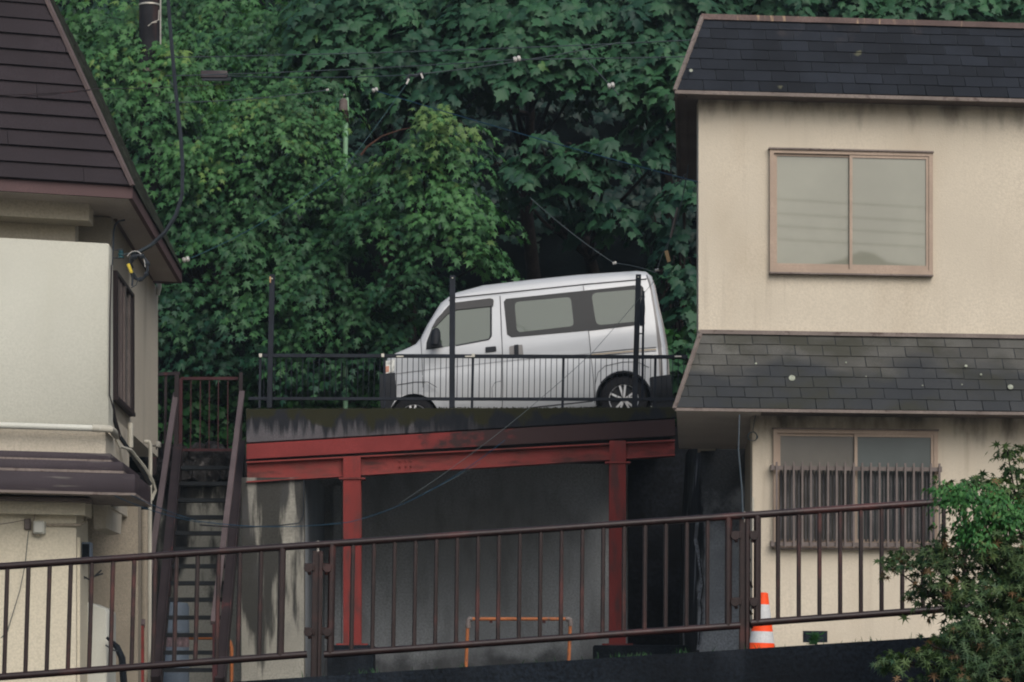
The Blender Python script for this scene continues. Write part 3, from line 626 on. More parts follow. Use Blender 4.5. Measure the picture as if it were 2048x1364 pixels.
# windows
def window(x0, y0, x1, y1, xm, gl, gr, label=None):
    mb = MB(); t = 8
    frb(mb, x0, y0, x1, y0+t, .05, .06); frb(mb, x0, y1-t, x1, y1, .05, .06); frb(mb, x0, y0+t, x0+t, y1-t, .05, .06); frb(mb, x1-t, y0+t, x1, y1-t, .05, .06)
    w = link('window', mb, m_alu, rh)
    if label: w['label'] = label
    mb = MB(); frb(mb, x0-2, y0-3, x1+2, y0, .07, .08); link('head_trim', mb, m_rtrim, w); mb = MB(); frb(mb, x0-1, y1, x1+1, y1+3, .075, .09); link('sill', mb, m_rtrim, w)
    for a, b, off, nm in ((x0+t, xm+4, .022, 'left'), (xm-5, x1-t, .04, 'right')):
        mb = MB(); s = 6; frb(mb, a, y0+t, b, y0+t+s, off, .025); frb(mb, a, y1-t-s*1.6, b, y1-t, off, .025); frb(mb, a, y0+t+s, a+s, y1-t-s*1.6, off, .025); frb(mb, b-s, y0+t+s, b, y1-t-s*1.6, off, .025)
        sa = link('sash', mb, m_alu, w)
        mb = MB(); frb(mb, a+s, y0+t+s, b-s, y1-t-s*1.6, off-.012, .006); link('pane', mb, gl if nm == 'left' else gr, w)
    return w
window(1540, 294, 1866, 541, 1704, m_frost, m_frost, 'upper window with frosted panes')
w2 = window(1547, 856, 1876, 1094, 1714, m_frost2, m_frost3, 'lower window behind the bar grille')
mb = MB()
for k in range(44):
    x = 1560+k*7.1
    if abs(x-1714) < 8: continue
    frb(mb, x, 938, x+4, 1080, .055, .012)
link('slatted_blind', mb, m_corr, w2)
gr = thing('window_grille', 'dull metal bar grille fixed over the lower window of the beige house', 'window grille', P(1715, 1105, 26.8))
for k in range(20):
    mb = MB(); x = 1553.5+k*17.15; frb(mb, x-1.9, 922, x+1.9, 1093, .14, .02); link('bar', mb, m_grille, gr)
for y in (930, 1083):
    mb = MB(); frb(mb, 1543, y, 1884, y+8, .118, .012); link('cross_rail', mb, m_grille, gr)
for x, y in ((1545, 930), (1881, 930), (1545, 1083), (1881, 1083)):
    mb = MB(); frb(mb, x-3, y-2, x+3, y+9, .115, .115); link('bracket', mb, m_grille, gr)
mb = MB(); frb(mb, 1606, 1261, 1655, 1284, .004, .01); link('foundation_vent', mb, m_plinth, rh)
mb = MB(); mb.tube([FR(1506, 995, .03), FR(1506, 1075, .03)], .011, 8); o = link('conduit_cover', mb, m_pvc, rh)
mb = MB(); pts = [FR(1512, 826, .06), FR(1508, 846, .06), FR(1506, 862, .06)]
for k in range(26): t = k/12*2*math.pi; pts.append(FR(1505+11*math.cos(t)*(1-.01*k), 873+9*math.sin(t), .06+.001*k))
mb.tube(pts, .0045, 5); o = link('wire_coil', mb, m_wire); tag(o, 'small coil of grey wire hanging at the corner of the beige house', 'wire coil')

# ------------------------------------------------------------------ left house
DLf = lambda px, D0=25.4: D0*(17000-217)/(17000-px)
def FL(px, py, D0=25.4): return P(px, py, DLf(px, D0))
eL = lambda x, y, xr: HZ-(HZ-y)*(17000-x)/(17000-xr)        # row at x of a level line that passes (xr, y)
sv = V3(((850-1024)/F, 1, 0))
lh = thing('brown_roof_house', 'pale two storey house with steep brown roof and plum metal canopy at the left edge', 'house', P(60, 1405, 26))
XW = -420
def flb(mb, x1, y0, y1, D0, depth, x0=XW, dirv=None):
    d = (dirv or sv)*depth
    mb.slab([FL(x0, eL(x0, y1, x1), D0), FL(x1, y1, D0), FL(x1, y0, D0), FL(x0, eL(x0, y0, x1), D0)], d); return mb
# upper storey: wall, soffit, beams
cz = lambda z, x, D0: HZ-z*F/DLf(x, D0)
mb = MB(); flb(mb, 222, cz(4.60, 222, 26.2), cz(1.84, 222, 26.2), 26.2, 1.6); flb(mb, HZ*0+222+0, cz(4.60, 222, 26.2), cz(2.72, 222, 26.2), 26.2, 4.6); link('upper_wall', mb, m_left, lh)
mb = MB(); flb(mb, 178, 404, 441, 25.62, .34); link('eave_beam', mb, m_left, lh)
mb = MB(); flb(mb, 150, 430, 500, 25.95, .5); link('recess_wall', mb, m_left, lh)
E0 = FL(264, 396, 25.2); zf = E0.z
mb = MB(); FLs = [FL(XW, eL(XW, 396, 264), 25.2), E0, E0+sv*5.1, FL(XW, eL(XW, 396, 264), 25.2)+sv*5.1]; mb.slab(FLs, (0, 0, .02)); link('soffit', mb, m_soff, lh)
mb = MB(); flb(mb, 265, 371, 397, 25.17, .04); link('fascia', mb, m_fasc, lh)
mb = MB(); e = FL(265, 371, 25.17); g = FL(265, 397, 25.17); mb.slab([g, g+sv*5.15, e+sv*5.15, e], (-.04, 0, 0)); mb.slab([g+sv*5.1, g+sv*5.15, e+sv*5.15, e+sv*5.1], (-.8, 0, 0)); link('side_fascia', mb, m_fasc, lh)
mb = MB(); c0 = FL(250, 399, 25.4)+V3((-.05, 0, 0)); mb.bar(c0+V3((-.17, .9, -.015)), c0+sv*4.7+V3((-.17, 0, -.015)), .03, .03); link('soffit_batten', mb, m_dsoff, lh)
# brown roof
RB = FL(266, 372, 25.15); RT = FL(25, -150, 25.9)
LB = FL(XW, eL(XW, 372, 266), 25.15); LT = FL(XW, eL(XW, -150, 25), 25.9)
mb = MB(); mb.slab([LB, RB, RT, LT], (0, .3, 0)); link('roof_deck', mb, m_broof, lh)
mb = tiles(LB, RB, RT, LT, 16, 2.6, .032, .37, 0.0); link('roof', mb, m_broof, lh)
mb = MB(); mb.slab([RB, RB+sv*5.15, RT+sv*5.15, RT], (-.2, 0, 0)); link('side_roof_slope', mb, m_mosssh, lh)
mb = tiles(RB+V3((.01, 0, 0)), RB+sv*5.15+V3((.01, 0, 0)), RT+sv*5.15+V3((.01, 0, 0)), RT+V3((.01, 0, 0)), 16, .4, .012)
link('side_roof_shingles', mb, m_mosssh, lh)
mb = MB(); mb.bar(RB+V3((.0, -.03, 0)), RT+V3((0, -.03, 0)), .05, .03); link('hip_trim', mb, m_bedge, lh)
# parapet
mb = MB(); flb(mb, 217, 487, 853, 25.4, .36); link('parapet', mb, m_panel, lh, bevel=.004)
mb = MB(); mb.tube([FL(XW, eL(XW, 858, 222), 25.32), FL(200, 857, 25.32)], .03, 10); p = FL(200, 857, 25.32); link('gutter_pipe', mb, m_wht, lh)
mb = MB(); mb.tube([FL(184, 856, 25.315), FL(220, 858, 25.33), FL(226, 862, 25.6), FL(234, 872, 26.0)], .034, 10); link('gutter_end', mb, m_pvc, lh)
mb = MB(); flb(mb, 211, 862, 914, 25.45, 1.6); link('lower_band', mb, m_left, lh)
# metal canopy, three tiers that step outwards
for (x1, y0, y1, D0, dep, nm) in ((222, 904, 924, 25.25, 1.5, 'canopy_tier'), (246, 921, 946, 25.08, 1.5, 'canopy_tier'), (270, 945, 990, 24.9, 1.45, 'canopy_fascia')):
    mb = MB(); flb(mb, x1, y0+3, y1, D0, dep); link(nm, mb, m_canopy, lh, bevel=.006)
    mb = MB(); flb(mb, x1+1, y1-4, y1+1, D0-.02, dep+.03); link('drip_edge', mb, m_rtrim, lh)
mb = MB(); flb(mb, 178, 997, 1003, 25.1, .3); link('shadow_batten', mb, m_dsoff, lh)
# ground floor
mb = MB(); flb(mb, 170, 990, 1030, 25.3, .5); link('lintel', mb, m_leftlow, lh)
mb = MB(); flb(mb, 152, 1030, 1420, 25.42, .9); link('lower_wall', mb, m_leftlow, lh)
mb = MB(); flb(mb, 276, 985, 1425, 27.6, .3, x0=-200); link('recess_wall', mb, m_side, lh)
mb = MB(); mb.slab([FL(188, 1058, 26.2), FL(212, 1056, 26.2), FL(214, 1012, 26.2), FL(186, 1012, 26.2)], (0, 1.0, 0)); link('corbel', mb, m_left, lh)
mb = MB(); flb(mb, 160, 1075, 1420, 25.5, .05, x0=153); link('corner_strip', mb, m_leftlow, lh)
# side window of the upper storey
def SL(px, py, o=0.0):
    D = 26.2*(850-222)/(850-px); q = P(px, py, D); q.x += o; return q
yT = lambda x: HZ-(HZ-541)*(850-x)/(850-224); yB = lambda x: HZ-(HZ-798)*(850-x)/(850-222)
def sq(mb, x0, x1, t0, t1, o0, th):
    f = lambda x, t: yB(x)+(yT(x)-yB(x))*t
    mb.slab([SL(x0, f(x0, t0), o0), SL(x1, f(x1, t0), o0), SL(x1, f(x1, t1), o0), SL(x0, f(x0, t1), o0)], (th, 0, 0))
mb = MB(); sq(mb, 223.5, 259, .97, 1.0, .002, .05); sq(mb, 223.5, 259, 0, .03, .002, .06); sq(mb, 223.5, 226, .03, .97, .002, .05); sq(mb, 256.5, 259, .03, .97, .002, .05)
sw = link('side_window', mb, m_stair, lh)
mb = MB(); sq(mb, 226, 240, .03, .97, .01, .02); link('shutter_panel', mb, m_bedge, sw)
mb = MB(); sq(mb, 240, 242.5, .03, .97, .01, .04); sq(mb, 252, 254, .03, .97, .01, .03); sq(mb, 230, 231, .03, .97, .03, .01); sq(mb, 235, 236, .03, .97, .03, .01); link('sash', mb, m_grille, sw)
mb = MB(); sq(mb, 242.5, 256.5, .03, .97, .004, .012); link('pane', mb, m_dglass, sw)
# downpipe and wall bits on the side
mb = MB(); mb.tube([P(261, 846, 27.3), P(261, 895, 27.3)], .028, 10); link('vent_pipe', mb, m_pvc, lh)
mb = MB(); mb.tube([P(289, 883, 29.2), P(299, 884, 29.2), P(301, 890, 29.2), P(300, 980, 29.2), P(299, 1250, 29.2), P(299, 1420, 29.2)], .022, 8); link('downpipe', mb, m_pvc, lh)
mb = MB(); mb.tube([P(289, 1020, 28.9), P(288, 1420, 28.9)], .04, 10); link('downpipe', mb, m_side, lh)
mb = MB(); mb.tube([P(318, 540, 30.6), P(318, 575, 30.6), P(314, 590, 30.6)], .03, 8); link('downpipe', mb, m_pvc, lh)
# loose things on the left house
def boxthing(name, label, cat, px0, py0, px1, py1, D, dep, mat, lid=None):
    t = thing(name, label, cat, P((px0+px1)/2, py1, D)); mb = MB(); a = P(px0, py1, D); b = P(px1, py0, D); mb.box((a.x, D, a.z), (b.x, D+dep, b.z)); link('case', mb, mat, t, bevel=.006)
    mb = MB(); w = b.x-a.x; h = b.z-a.z; mb.box((a.x+w*.1, D-.012, a.z+h*.08), (b.x-w*.1, D-.0, b.z-h*.1)); link('cover', mb, lid or mat, t, bevel=.004); return t
boxthing('junction_box', 'small grey junction box on the cream wall, left of the white meter box', 'junction box', 48, 1037, 61, 1060, 25.15, .1, m_grille)
boxthing('meter_box', 'white rounded meter box on the cream wall under the plum canopy', 'meter box', 66, 1042, 88, 1067, 25.12, .12, m_wht)
boxthing('gas_meter', 'grey and dark meter hanging at the recess edge of the left house', 'meter', 163, 1084, 181, 1122, 25.7, .15, m_drum, m_plinth)
mb = MB(); mb.tube([P(88, 1050, 25.22), P(160, 1050, 25.3), P(170, 1044, 25.5), P(172, 1010, 25.7)], .014, 8); o = link('conduit', mb, m_side); tag(o, 'horizontal grey conduit running right from the white meter box', 'conduit')
mb = MB(); mb.tube([P(72, 1000, 25.15), P(71, 1025, 25.15), P(66, 1045, 25.15), P(66, 1068, 25.15), P(80, 1070, 25.15)], .009, 6); o = link('conduit', mb, m_side); tag(o, 'thin vertical conduit dropping from the canopy to the white meter box', 'conduit')
cb = thing('white_cabinet', 'tall white metal cabinet with a rounded top beside the cream wall of the left house', 'cabinet', P(195, 1405, 26.2))
mb = MB(); mb.slab([P(171, 1405, 26.2), P(214, 1405, 26.2), P(214, 1225, 26.2), P(210, 1217, 26.2), P(180, 1205, 26.2), P(171, 1204, 26.2)], (0, .6, 0)); link('case', mb, m_wht, cb, bevel=.01)
mb = MB(); mb.slab([P(157, 1405, 26.25), P(169, 1405, 26.25), P(169, 1222, 26.25), P(157, 1222, 26.25)], (0, .3, 0)); link('side_frame', mb, m_grille, cb, bevel=.004)
mb = MB(); mb.slab([P(156, 1216, 26.2), P(170, 1219, 26.2), P(170, 1214, 26.2), P(156, 1208, 26.2)], (0, .1, 0)); link('top_slot', mb, m_plinth, cb)
mb = MB(); mb.tube([P(213, 1275, 26.1), P(221, 1281, 26.1), P(234, 1294, 26.1), P(244, 1316, 26.1), P(250, 1400, 26.1)], [.012, .018, .03, .034, .034], 8); o = link('flexible_hose', mb, m_plinth); tag(o, 'dark flexible hose curving down beside the white cabinet', 'hose')
def wires(name, label, cat, segs, r, mat):
    mb = MB()
    for sgm in segs: mb.tube([P(*q) for q in sgm], r, 5)
    o = link(name, mb, mat); return tag(o, label, cat)
def sag(a, b, s, n=14):
    out = []
    for i in range(n+1):
        t = i/n; out.append((a[0]+(b[0]-a[0])*t, a[1]+(b[1]-a[1])*t+s*4*t*(1-t), a[2]+(b[2]-a[2])*t))
    return out
wires('loose_cables', 'bundle of frayed black cable ends hanging on the recess wall of the left house', 'cables', [[(158, 1140, 25.9), (165, 1152, 25.9), (178, 1159, 25.9), (190, 1152, 25.9), (203, 1140, 25.9)], [(164, 1139, 25.9), (166, 1158, 25.9), (174, 1155, 25.9)], [(190, 1152, 25.9), (206, 1147, 25.9)], [(211, 1290, 26), (226, 1300, 26), (235, 1302, 26)]], .008, m_cable)
wires('thin_wire', 'thin dark wire looping down the cream wall below the junction box', 'wire', [[(57, 1062, 25.1), (50, 1130, 25.1), (40, 1180, 25.1), (14, 1265, 25.1), (-20, 1295, 25.1)]], .004, m_wire)
wires('thin_wire', 'thin reddish wire reaching the junction box from the left edge', 'wire', [sag((-40, 1052, 24.6), (48, 1040, 25.1), 2, 6)], .0035, m_strail)

# service cable brackets and the cable ring on the left house
br = thing('cable_bracket', 'iron bracket with teal insulator at the right end of the pale parapet', 'bracket', P(232, 525, 25.5))
mb = MB(); mb.tube([P(225, 530, 25.45), P(226, 500, 25.45), P(246, 499, 25.45)], .008, 6); mb.tube([P(226, 516, 25.45), P(248, 516, 25.45)], .006, 6); link('arm', mb, m_cable, br)
mb = MB(); c = P(242, 509, 25.4); mb.lathe(c, (0, 0, 1), [(.012, -.035), (.027, -.03), (.027, -.018), (.018, -.012), (.03, -.004), (.03, .008), (.018, .014), (.026, .022), (.02, .033), (.006, .036)], 12); link('insulator', mb, m_teal, br)
mb = MB(); pts = []
for k in range(22):
    t = math.radians(120-k*17); pts.append(P(278+17*math.cos(t)+random.uniform(-1, 1), 535-24*math.sin(t), 25.35+.004*k))
mb.tube(pts, .014, 7)
for q in pts[::3]: mb.lathe(q, (1, 0, .3), [(.001, -.022), (.022, -.018), (.024, .018), (.001, .022)], 6)
mb.tube([P(262, 512, 25.38), P(258, 530, 25.38), P(266, 548, 25.38), P(264, 572, 25.38)], .011, 6); mb.tube([P(268, 545, 25.36), P(276, 560, 25.36), P(272, 570, 25.36), P(262, 576, 25.36)], .005, 6)
cl = link('cable_ring', mb, m_cable); tag(cl, 'tangled ring of black service cable hanging beside the parapet bracket', 'cable loop')
mb = MB(); mb.tube([P(256, 528, 25.33), P(260, 538, 25.33), P(263, 546, 25.33)], .016, 6); link('yellow_sleeve', mb, m_yel, cl)
mb = MB(); pts = [P(250+20*math.cos(math.radians(a))+20, 532-30*math.sin(math.radians(a)), 25.36) for a in range(140, -20, -16)]; mb.tube(pts, .004, 5); link('pale_lead', mb, m_porc, cl)
wires('service_cable', 'thick black service cable sweeping down from the top edge to the left house', 'cable', [[(332, -60, 25.6), (336, 0, 25.6), (343, 90, 25.6), (352, 190, 25.5), (361, 270, 25.5), (365, 330, 25.45), (364, 390, 25.4), (352, 430, 25.4), (330, 465, 25.4), (300, 492, 25.4), (275, 505, 25.4), (262, 512, 25.4)]], .019, m_cable)
wires('service_lead', 'thin cable running from the insulator to the black cable ring', 'cable', [[(244, 510, 25.38), (262, 506, 25.38), (280, 503, 25.38), (310, 486, 25.39)]], .007, m_wire)
wires('drop_wire', 'black wire bending down the wall under the brown eave of the left house', 'wire', [[(226, 500, 25.6), (227, 465, 25.7), (230, 450, 25.8), (238, 442, 25.9), (249, 440, 26.0)]], .009, m_cable)
wires('conduit_run', 'black and cream conduits curving down the side of the left house to the stair', 'conduit', [[(222, 800, 26.0), (228, 835, 26.2), (238, 870, 26.4), (262, 905, 26.8), (285, 940, 27.2), (300, 968, 27.6)]], .022, m_cable)
wires('cream_conduit', 'cream conduit arching beside the black one at the corner of the left house', 'conduit', [[(228, 868, 26.2), (240, 893, 26.3), (262, 900, 26.7), (290, 935, 27.0), (306, 962, 27.2), (311, 980, 27.3), (303, 1000, 27.3)]], .016, m_pvc)
wires('parapet_wire', 'thin cable running down the right end of the pale parapet', 'wire', [[(223, 530, 25.38), (220, 620, 25.38), (219, 790, 25.38), (226, 815, 25.5), (236, 855, 25.7), (240, 880, 25.8)]], .007, m_stair)
sp = thing('security_light', 'small pale lamp head on the pipe at the far corner of the left house', 'lamp', P(317, 893, 29.3))
mb = MB(); mb.box(P(311, 894, 29.2), P(322, 884, 29.3)); link('lamp_head', mb, m_box, sp, bevel=.008)
mb = MB(); mb.tube([P(301, 892, 29.25), P(312, 892, 29.25), P(313, 899, 29.25)], .008, 6); link('arm', mb, m_cable, sp)

# ------------------------------------------------------------------ stair
D0s, D1s = 28.8, 32.9
stg = thing('steep_stair', 'steep brown steel stair climbing between the left house and the deck', 'stair', P(370, 1400, 28.8))
def sp_(pb, pt, t): return P(pb[0], pb[1], D0s).lerp(P(pt[0], pt[1], D1s), t)
for nm, b, t, w, h, mat in (('stringer', (312, 1372), (356, 905), .10, .24, m_stair), ('stringer', (440, 1372), (482, 895), .10, .20, m_stair)):
    mb = MB(); a = P(b[0], b[1], D0s); c = P(t[0], t[1], D1s); mb.bar(a, c, w, h); mb.bar(a+V3((w*.5, -.02, .0)), c+V3((w*.5, -.02, 0)), .012, h+.03); link(nm, mb, mat, stg)
for b, t in (((283, 1252), (352, 787)), ((427, 1246), (484, 785))):
    mb = MB(); mb.bar(P(*b, D0s), P(*t, D1s), .065, .05); link('handrail', mb, m_strail, stg, bevel=.004)
for b, y0, y1 in ((283, 1252, 1400), (430, 1248, 1400)):
    mb = MB(); mb.bar(P(b, y0, D0s), P(b, y1, D0s), .05, .05); link('newel_post', mb, m_gate if b > 400 else m_red, stg)
ty = [1340, 1305, 1270, 1235, 1199, 1166, 1132, 1098, 1066, 1034, 1000, 967, 935]
for y in ty:
    t = (1372-y)/(1372-900); D = 1/((1-t)/D0s+t/D1s); a = P(318+t*42, y, D); b = P(430+t*40, y, D)
    mb = MB(); mb.box((a.x, D, a.z-.022), (b.x, D+.15, a.z+.022)); link('tread', mb, m_tread, stg)
# top gate / landing rail
gt = thing('stair_gate', 'dull red barred gate standing at the top of the steep stair', 'gate', P(420, 905, 33.0))
for a, b, w in (((362, 757), (476, 757), .035), ((362, 757), (361, 905), .04), ((362, 900), (478, 900), .03)):
    mb = MB(); mb.bar(P(*a, 33.02), P(*b, 33.02), w, w, up=(0, 1, 0)); link('frame', mb, m_gate, gt)
for x in (382, 401, 419, 437, 456): mb = MB(); mb.bar(P(x, 759, 33.02), P(x-1, 899, 33.02), .012, .012); link('bar', mb, m_gate, gt)
mb = MB(); mb.bar(P(482, 745, 32.95), P(480, 905, 32.95), .045, .045); link('gate_post', mb, m_stair, gt)
lr = thing('landing_rail', 'dark brown landing rail between the left house wall and the red gate', 'railing', P(332, 905, 33.0))
mb = MB(); mb.bar(P(307, 749, 32.6), P(358, 747, 33.0), .04, .035, up=(0, 1, 0)); link('top_rail', mb, m_stair, lr)
for x, w, yb in ((311, .045, 950), (332, .03, 905), (354, .05, 905)): mb = MB(); mb.bar(P(x, 748, 32.8), P(x-2, yb, 32.8), w, w); link('post', mb, m_stair, lr)
# things near the stair foot
dr = thing('plastic_drum', 'pale blue plastic drum with reddish lettering band standing under the stair', 'drum', P(345, 1400, 31.2))
c = P(345, 1400, 31.2)+V3((0, .2, 0)); mb = MB(); r = .165; zz = Zat(1203, 31.2)
mb.lathe(c, (0, 0, 1), [(r*.9, .0), (r, .03), (r, zz*.3), (r*1.03, zz*.31), (r*1.03, zz*.33), (r, zz*.34), (r, zz*.68), (r*1.03, zz*.69), (r*1.03, zz*.71), (r, zz*.72), (r, zz*.95), (r*.9, zz*.99), (r*.4, zz)], 24); link('shell', mb, m_drum, dr)
mb = MB(); mb.lathe(c, (0, 0, 1), [(r*1.004, zz*.54), (r*1.012, zz*.545), (r*1.012, zz*.64), (r*1.004, zz*.645)], 24); link('label_band', mb, M('faded_pink_band', (.24, .17, .18), .6, .4, 14, .1, 60, 0), dr)
mb = MB(); mb.tube([P(368, 1276, 31.4), P(440, 1276, 31.4), P(452, 1277, 31.4), P(460, 1284, 31.4), P(463, 1296, 31.4), P(463, 1400, 31.4)], .022, 10); o = link('orange_pipe', mb, m_orange); tag(o, 'bent orange pipe hoop behind the foot of the stair', 'pipe hoop')

# ------------------------------------------------------------------ orange barrier frame
bf = thing('barrier_frame', 'chipped orange pipe barrier standing before the grey wall between the red pillars', 'barrier', P(1035, 1400, 24))
for a, b, n_, m in (((944, 1238, 24), (1136, 1238, 24), 'crossbar', m_orange), ((936, 1240, 24), (929, 1402, 24), 'leg', m_orange), ((1141, 1240, 24), (1134, 1402, 24), 'leg', m_orange)):
    mb = MB(); mb.tube([P(*a), P(*b)], .0155, 12); link(n_, mb, m, bf)
for x, s in ((937, 1), (1140, -1)):
    mb = MB(); mb.tube([P(x+8*s, 1238, 24), P(x+2*s, 1238, 24), P(x-.5*s, 1240, 24), P(x-1*s, 1256 if s > 0 else 1252, 24)], .024, 10); link('corner_joint', mb, m_grille, bf)
for x in (982, 1088): mb = MB(); mb.box(P(x-3, 1246, 24), P(x+3, 1238, 24.02)); link('clip', mb, m_gate, bf)

# ------------------------------------------------------------------ traffic cone
cn = thing('traffic_cone', 'orange and white traffic cone standing by the corner of the beige house', 'traffic cone', P(1527, 1400, 19))
cc = P(1520, 1400, 19); cc.z = 0; H = Zat(1186, 19); rt = .033; rb = .15; tilt = V3((.03, 0, 1))
def cr(z): return rt+(rb-rt)*(H-z)/H
segs = [(1186, 1209, m_cone, 'orange_tip'), (1209, 1245, m_conew, 'white_band'), (1245, 1263, m_cone, 'orange_band'), (1263, 1286, m_conew, 'white_band'), (1286, 1390, m_cone, 'orange_band')]
for y0, y1, m, nm in segs:
    z0, z1 = Zat(y1, 19), Zat(y0, 19); mb = MB(); mb.lathe(cc, tilt, [(cr(z0), z0), (cr(z1), z1)]+([(rt*.6, z1+.004)] if y0 == 1186 else []), 28); link(nm, mb, m, cn)
mb = MB(); mb.slab([cc+V3((-.19, -.19, -.015)), cc+V3((.19, -.19, -.015)), cc+V3((.19, .19, -.015)), cc+V3((-.19, .19, -.015))], (0, 0, .045)); link('base', mb, m_cone, cn, bevel=.01)

# ------------------------------------------------------------------ roadside railing
RD = 14.0
rl = thing('roadside_railing', 'chipped brown pipe railing sloping across the foreground on the dark kerb wall', 'railing', P(950, 1330, RD))
rt_y = lambda x: 1133-.0685*x
pts = [P(x, rt_y(x), RD) for x in (-500, 0, 600, 1487, 2050, 2500)]
mb = MB(); mb.tube(pts, .0185, 12); link('top_rail', mb, m_rail, rl)
lean = lambda x: -7*(1-x/1600) if x < 1600 else 0
bot = lambda x: 1354-.074*x if x < 620 else (1309-.0700*(x-650) if x < 1490 else 1246-.0715*(x-1502))
for x0, x1 in ((-500, 614), (648, 1480), (1502, 2400)): mb = MB(); mb.tube([P(x0, bot(x0), RD), P(x1, bot(x1), RD)], .0185, 12); link('bottom_rail', mb, m_rail, rl)
B = [15+42.3*k for k in range(-5, 14)]+[664.6+41.7*k for k in range(20)]+[1514.7+41.4*k for k in range(14)]
ends = {B[18], B[19], B[38], B[39]}
for x in B:
    mb = MB(); r = .019 if x in ends else .0115; mb.tube([P(x, rt_y(x), RD), P(x+lean(x), bot(x+lean(x)), RD)], r, 9); link('end_bar' if x in ends else 'baluster', mb, m_rail, rl)
for x, y0, y1 in ((634, 1102, 1362), (1487, 1037, 1302)):
    l = lean(x)
    mb = MB(); mb.bar(P(x+2, y0, RD+.02), P(x+2+l, y1, RD+.02), .052, .05); mb.bar(P(x+8, y0+1, RD-.012), P(x+8+l, y1, RD-.012), .018, .02); link('post', mb, m_rail, rl, bevel=.003)
    mb = MB(); mb.lathe(P(x+2, rt_y(x)+2, RD), (0, 0, 1), [(.006, -.03), (.006, .026)], 6); link('cap_bolt', mb, m_band, rl)
    for yy in (y0+32, y0+(160 if x < 1000 else 165)):
        for s in (-1, 1):
            mb = MB(); a = P(x+2+s*6, yy-7, RD); b = P(x+2+s*27, yy+8, RD); mb.box((a.x, RD-.012, b.z), (b.x, RD+.012, a.z))
            q = P(x+2+s*19, yy+2, RD-.01); mb.lathe(q, (0, 1, 0), [(.024, -.014), (.024, .014)], 12); q2 = P(x+2+s*16, yy+16, RD-.01); mb.tube([q, q2], [.013, .009], 8)
            link('bracket', mb, m_rail, rl, bevel=.002)
mb = MB(); mb.tube([P(1486, 1037, RD-.03), P(1484, 980, RD+.6), P(1477, 900, RD+2), P(1479, 830, RD+4)], .0045, 6); o = link('stay_wire', mb, m_wire); tag(o, 'thin wire rising from the right railing post into the dark eave', 'wire')
mb = MB(); pts = [P(1497+3*math.sin(k*1.3)+random.uniform(-1.5, 1.5), 1110+k*9, RD+.06) for k in range(18)]; mb.tube(pts, .004, 5)
for k in range(3, 17, 3):
    q = pts[k]; mb.tube([q, q+V3((random.uniform(-.02, .02), 0, -.03))], .007, 5)
o = link('dry_vine', mb, m_bark); tag(o, 'dry dark vine stem hanging behind the right railing post', 'vine')

# ------------------------------------------------------------------ poles
up = thing('utility_pole', 'dark utility pole with pale metal bands among the trees at upper left', 'utility pole', P(300, 880, 36.55))
mb = MB(); mb.tube([P(303, 900, 36.55), P(300, 200, 36.55), P(299, 80, 36.55), P(299, -120, 36.55)], [.15, .14, .14, .135], 20); link('shaft', mb, m_pole, up)
for y in (11, 148, 181, 193):
    mb = MB(); c = P(299.5, y, 36.55); mb.lathe(c, (0, 0, 1), [(.145, -.012), (.149, -.01), (.149, .01), (.145, .012)], 20); link('band', mb, m_band, up)
for y in (140, 166): mb = MB(); mb.bar(P(280, y-3, 36.35), P(321, y+2, 36.35), .04, .04); link('cross_arm', mb, m_grille, up)
mb = MB(); mb.tube([P(318, 20, 36.35), P(317, 40, 36.35), P(305, 45, 36.35), P(296, 52, 36.35), P(303, 46, 36.35), P(314, 44, 36.35)], .007, 5); mb.tube([P(321, -30, 36.353), P(321, 90, 36.353)], .01, 5); link('pale_cord', mb, m_band, up)
tb = thing('splice_box', 'dark oblong cable splice box hanging on the wires right of the utility pole', 'cable box', P(430, 155, 35.2))
mb = MB(); mb.box(P(401, 155, 35.2), P(456, 144, 35.3)); link('case', mb, m_canopy, tb, bevel=.01)
mb = MB(); mb.box(P(404, 161, 35.22), P(462, 155.5, 35.26)); link('base', mb, m_cable, tb)
gpn = thing('mint_pole', 'slim mint green pole half hidden in the leaves left of centre', 'pole', P(690, 800, 37.6))
mb = MB(); mb.tube([P(691, 820, 36.1), P(690.5, 300, 36.1), P(691.5, 238, 36.1)], .034, 12); link('shaft', mb, m_gpole, gpn)
mb = MB(); mb.tube([P(691.5, 245, 36.1), P(692, 222, 36.1)], .042, 12); link('collar', mb, m_bark, gpn)
mb = MB(); mb.bar(P(697, 236, 36.1), P(695, 195, 36.1), .025, .02); link('bracket', mb, m_gpole, gpn)
mb = MB(); mb.lathe(P(687, 210, 36.1), (0, .1, 1), [(.05, -.09), (.06, -.08), (.055, .06), (.02, .09)], 14); link('lamp_housing', mb, m_dsoff, gpn)
mb = MB(); mb.lathe(P(688, 190, 36.1), (0, 0, 1), [(.001, -.015), (.014, 0), (.001, .015)], 8); link('tip', mb, m_porc, gpn)

# ------------------------------------------------------------------ wires over the trees
wires('overhead_wire', 'topmost thin wire crossing the trees to the slate roof', 'wire', [sag((330, 115, 33), (1900, 50, 30), 10)], .006, m_wire)
wires('overhead_wire', 'second thin wire crossing the trees through the white knob insulator', 'wire', [sag((330, 152, 33), (1035, 119, 31), 4)+sag((1035, 119, 31), (1900, 95, 30), 4)[1:]], .006, m_wire)
wires('overhead_wire', 'third wire from the splice box to the dark clamps right of the mint pole', 'wire', [sag((456, 152, 35.2), (820, 150, 31), 4)+sag((820, 150, 31), (1240, 85, 31), 6)[1:]], .006, m_wire)
wires('overhead_wire', 'short wire left of the mint pole ending in a small ring', 'wire', [sag((330, 205, 34), (655, 180, 34), 6)], .006, m_wire)
wires('blue_wire', 'long thin blue wire running down from the mint pole to the beige house', 'wire', [sag((750, 181, 33), (1400, 365, 27), 4)], .0055, m_bwire)
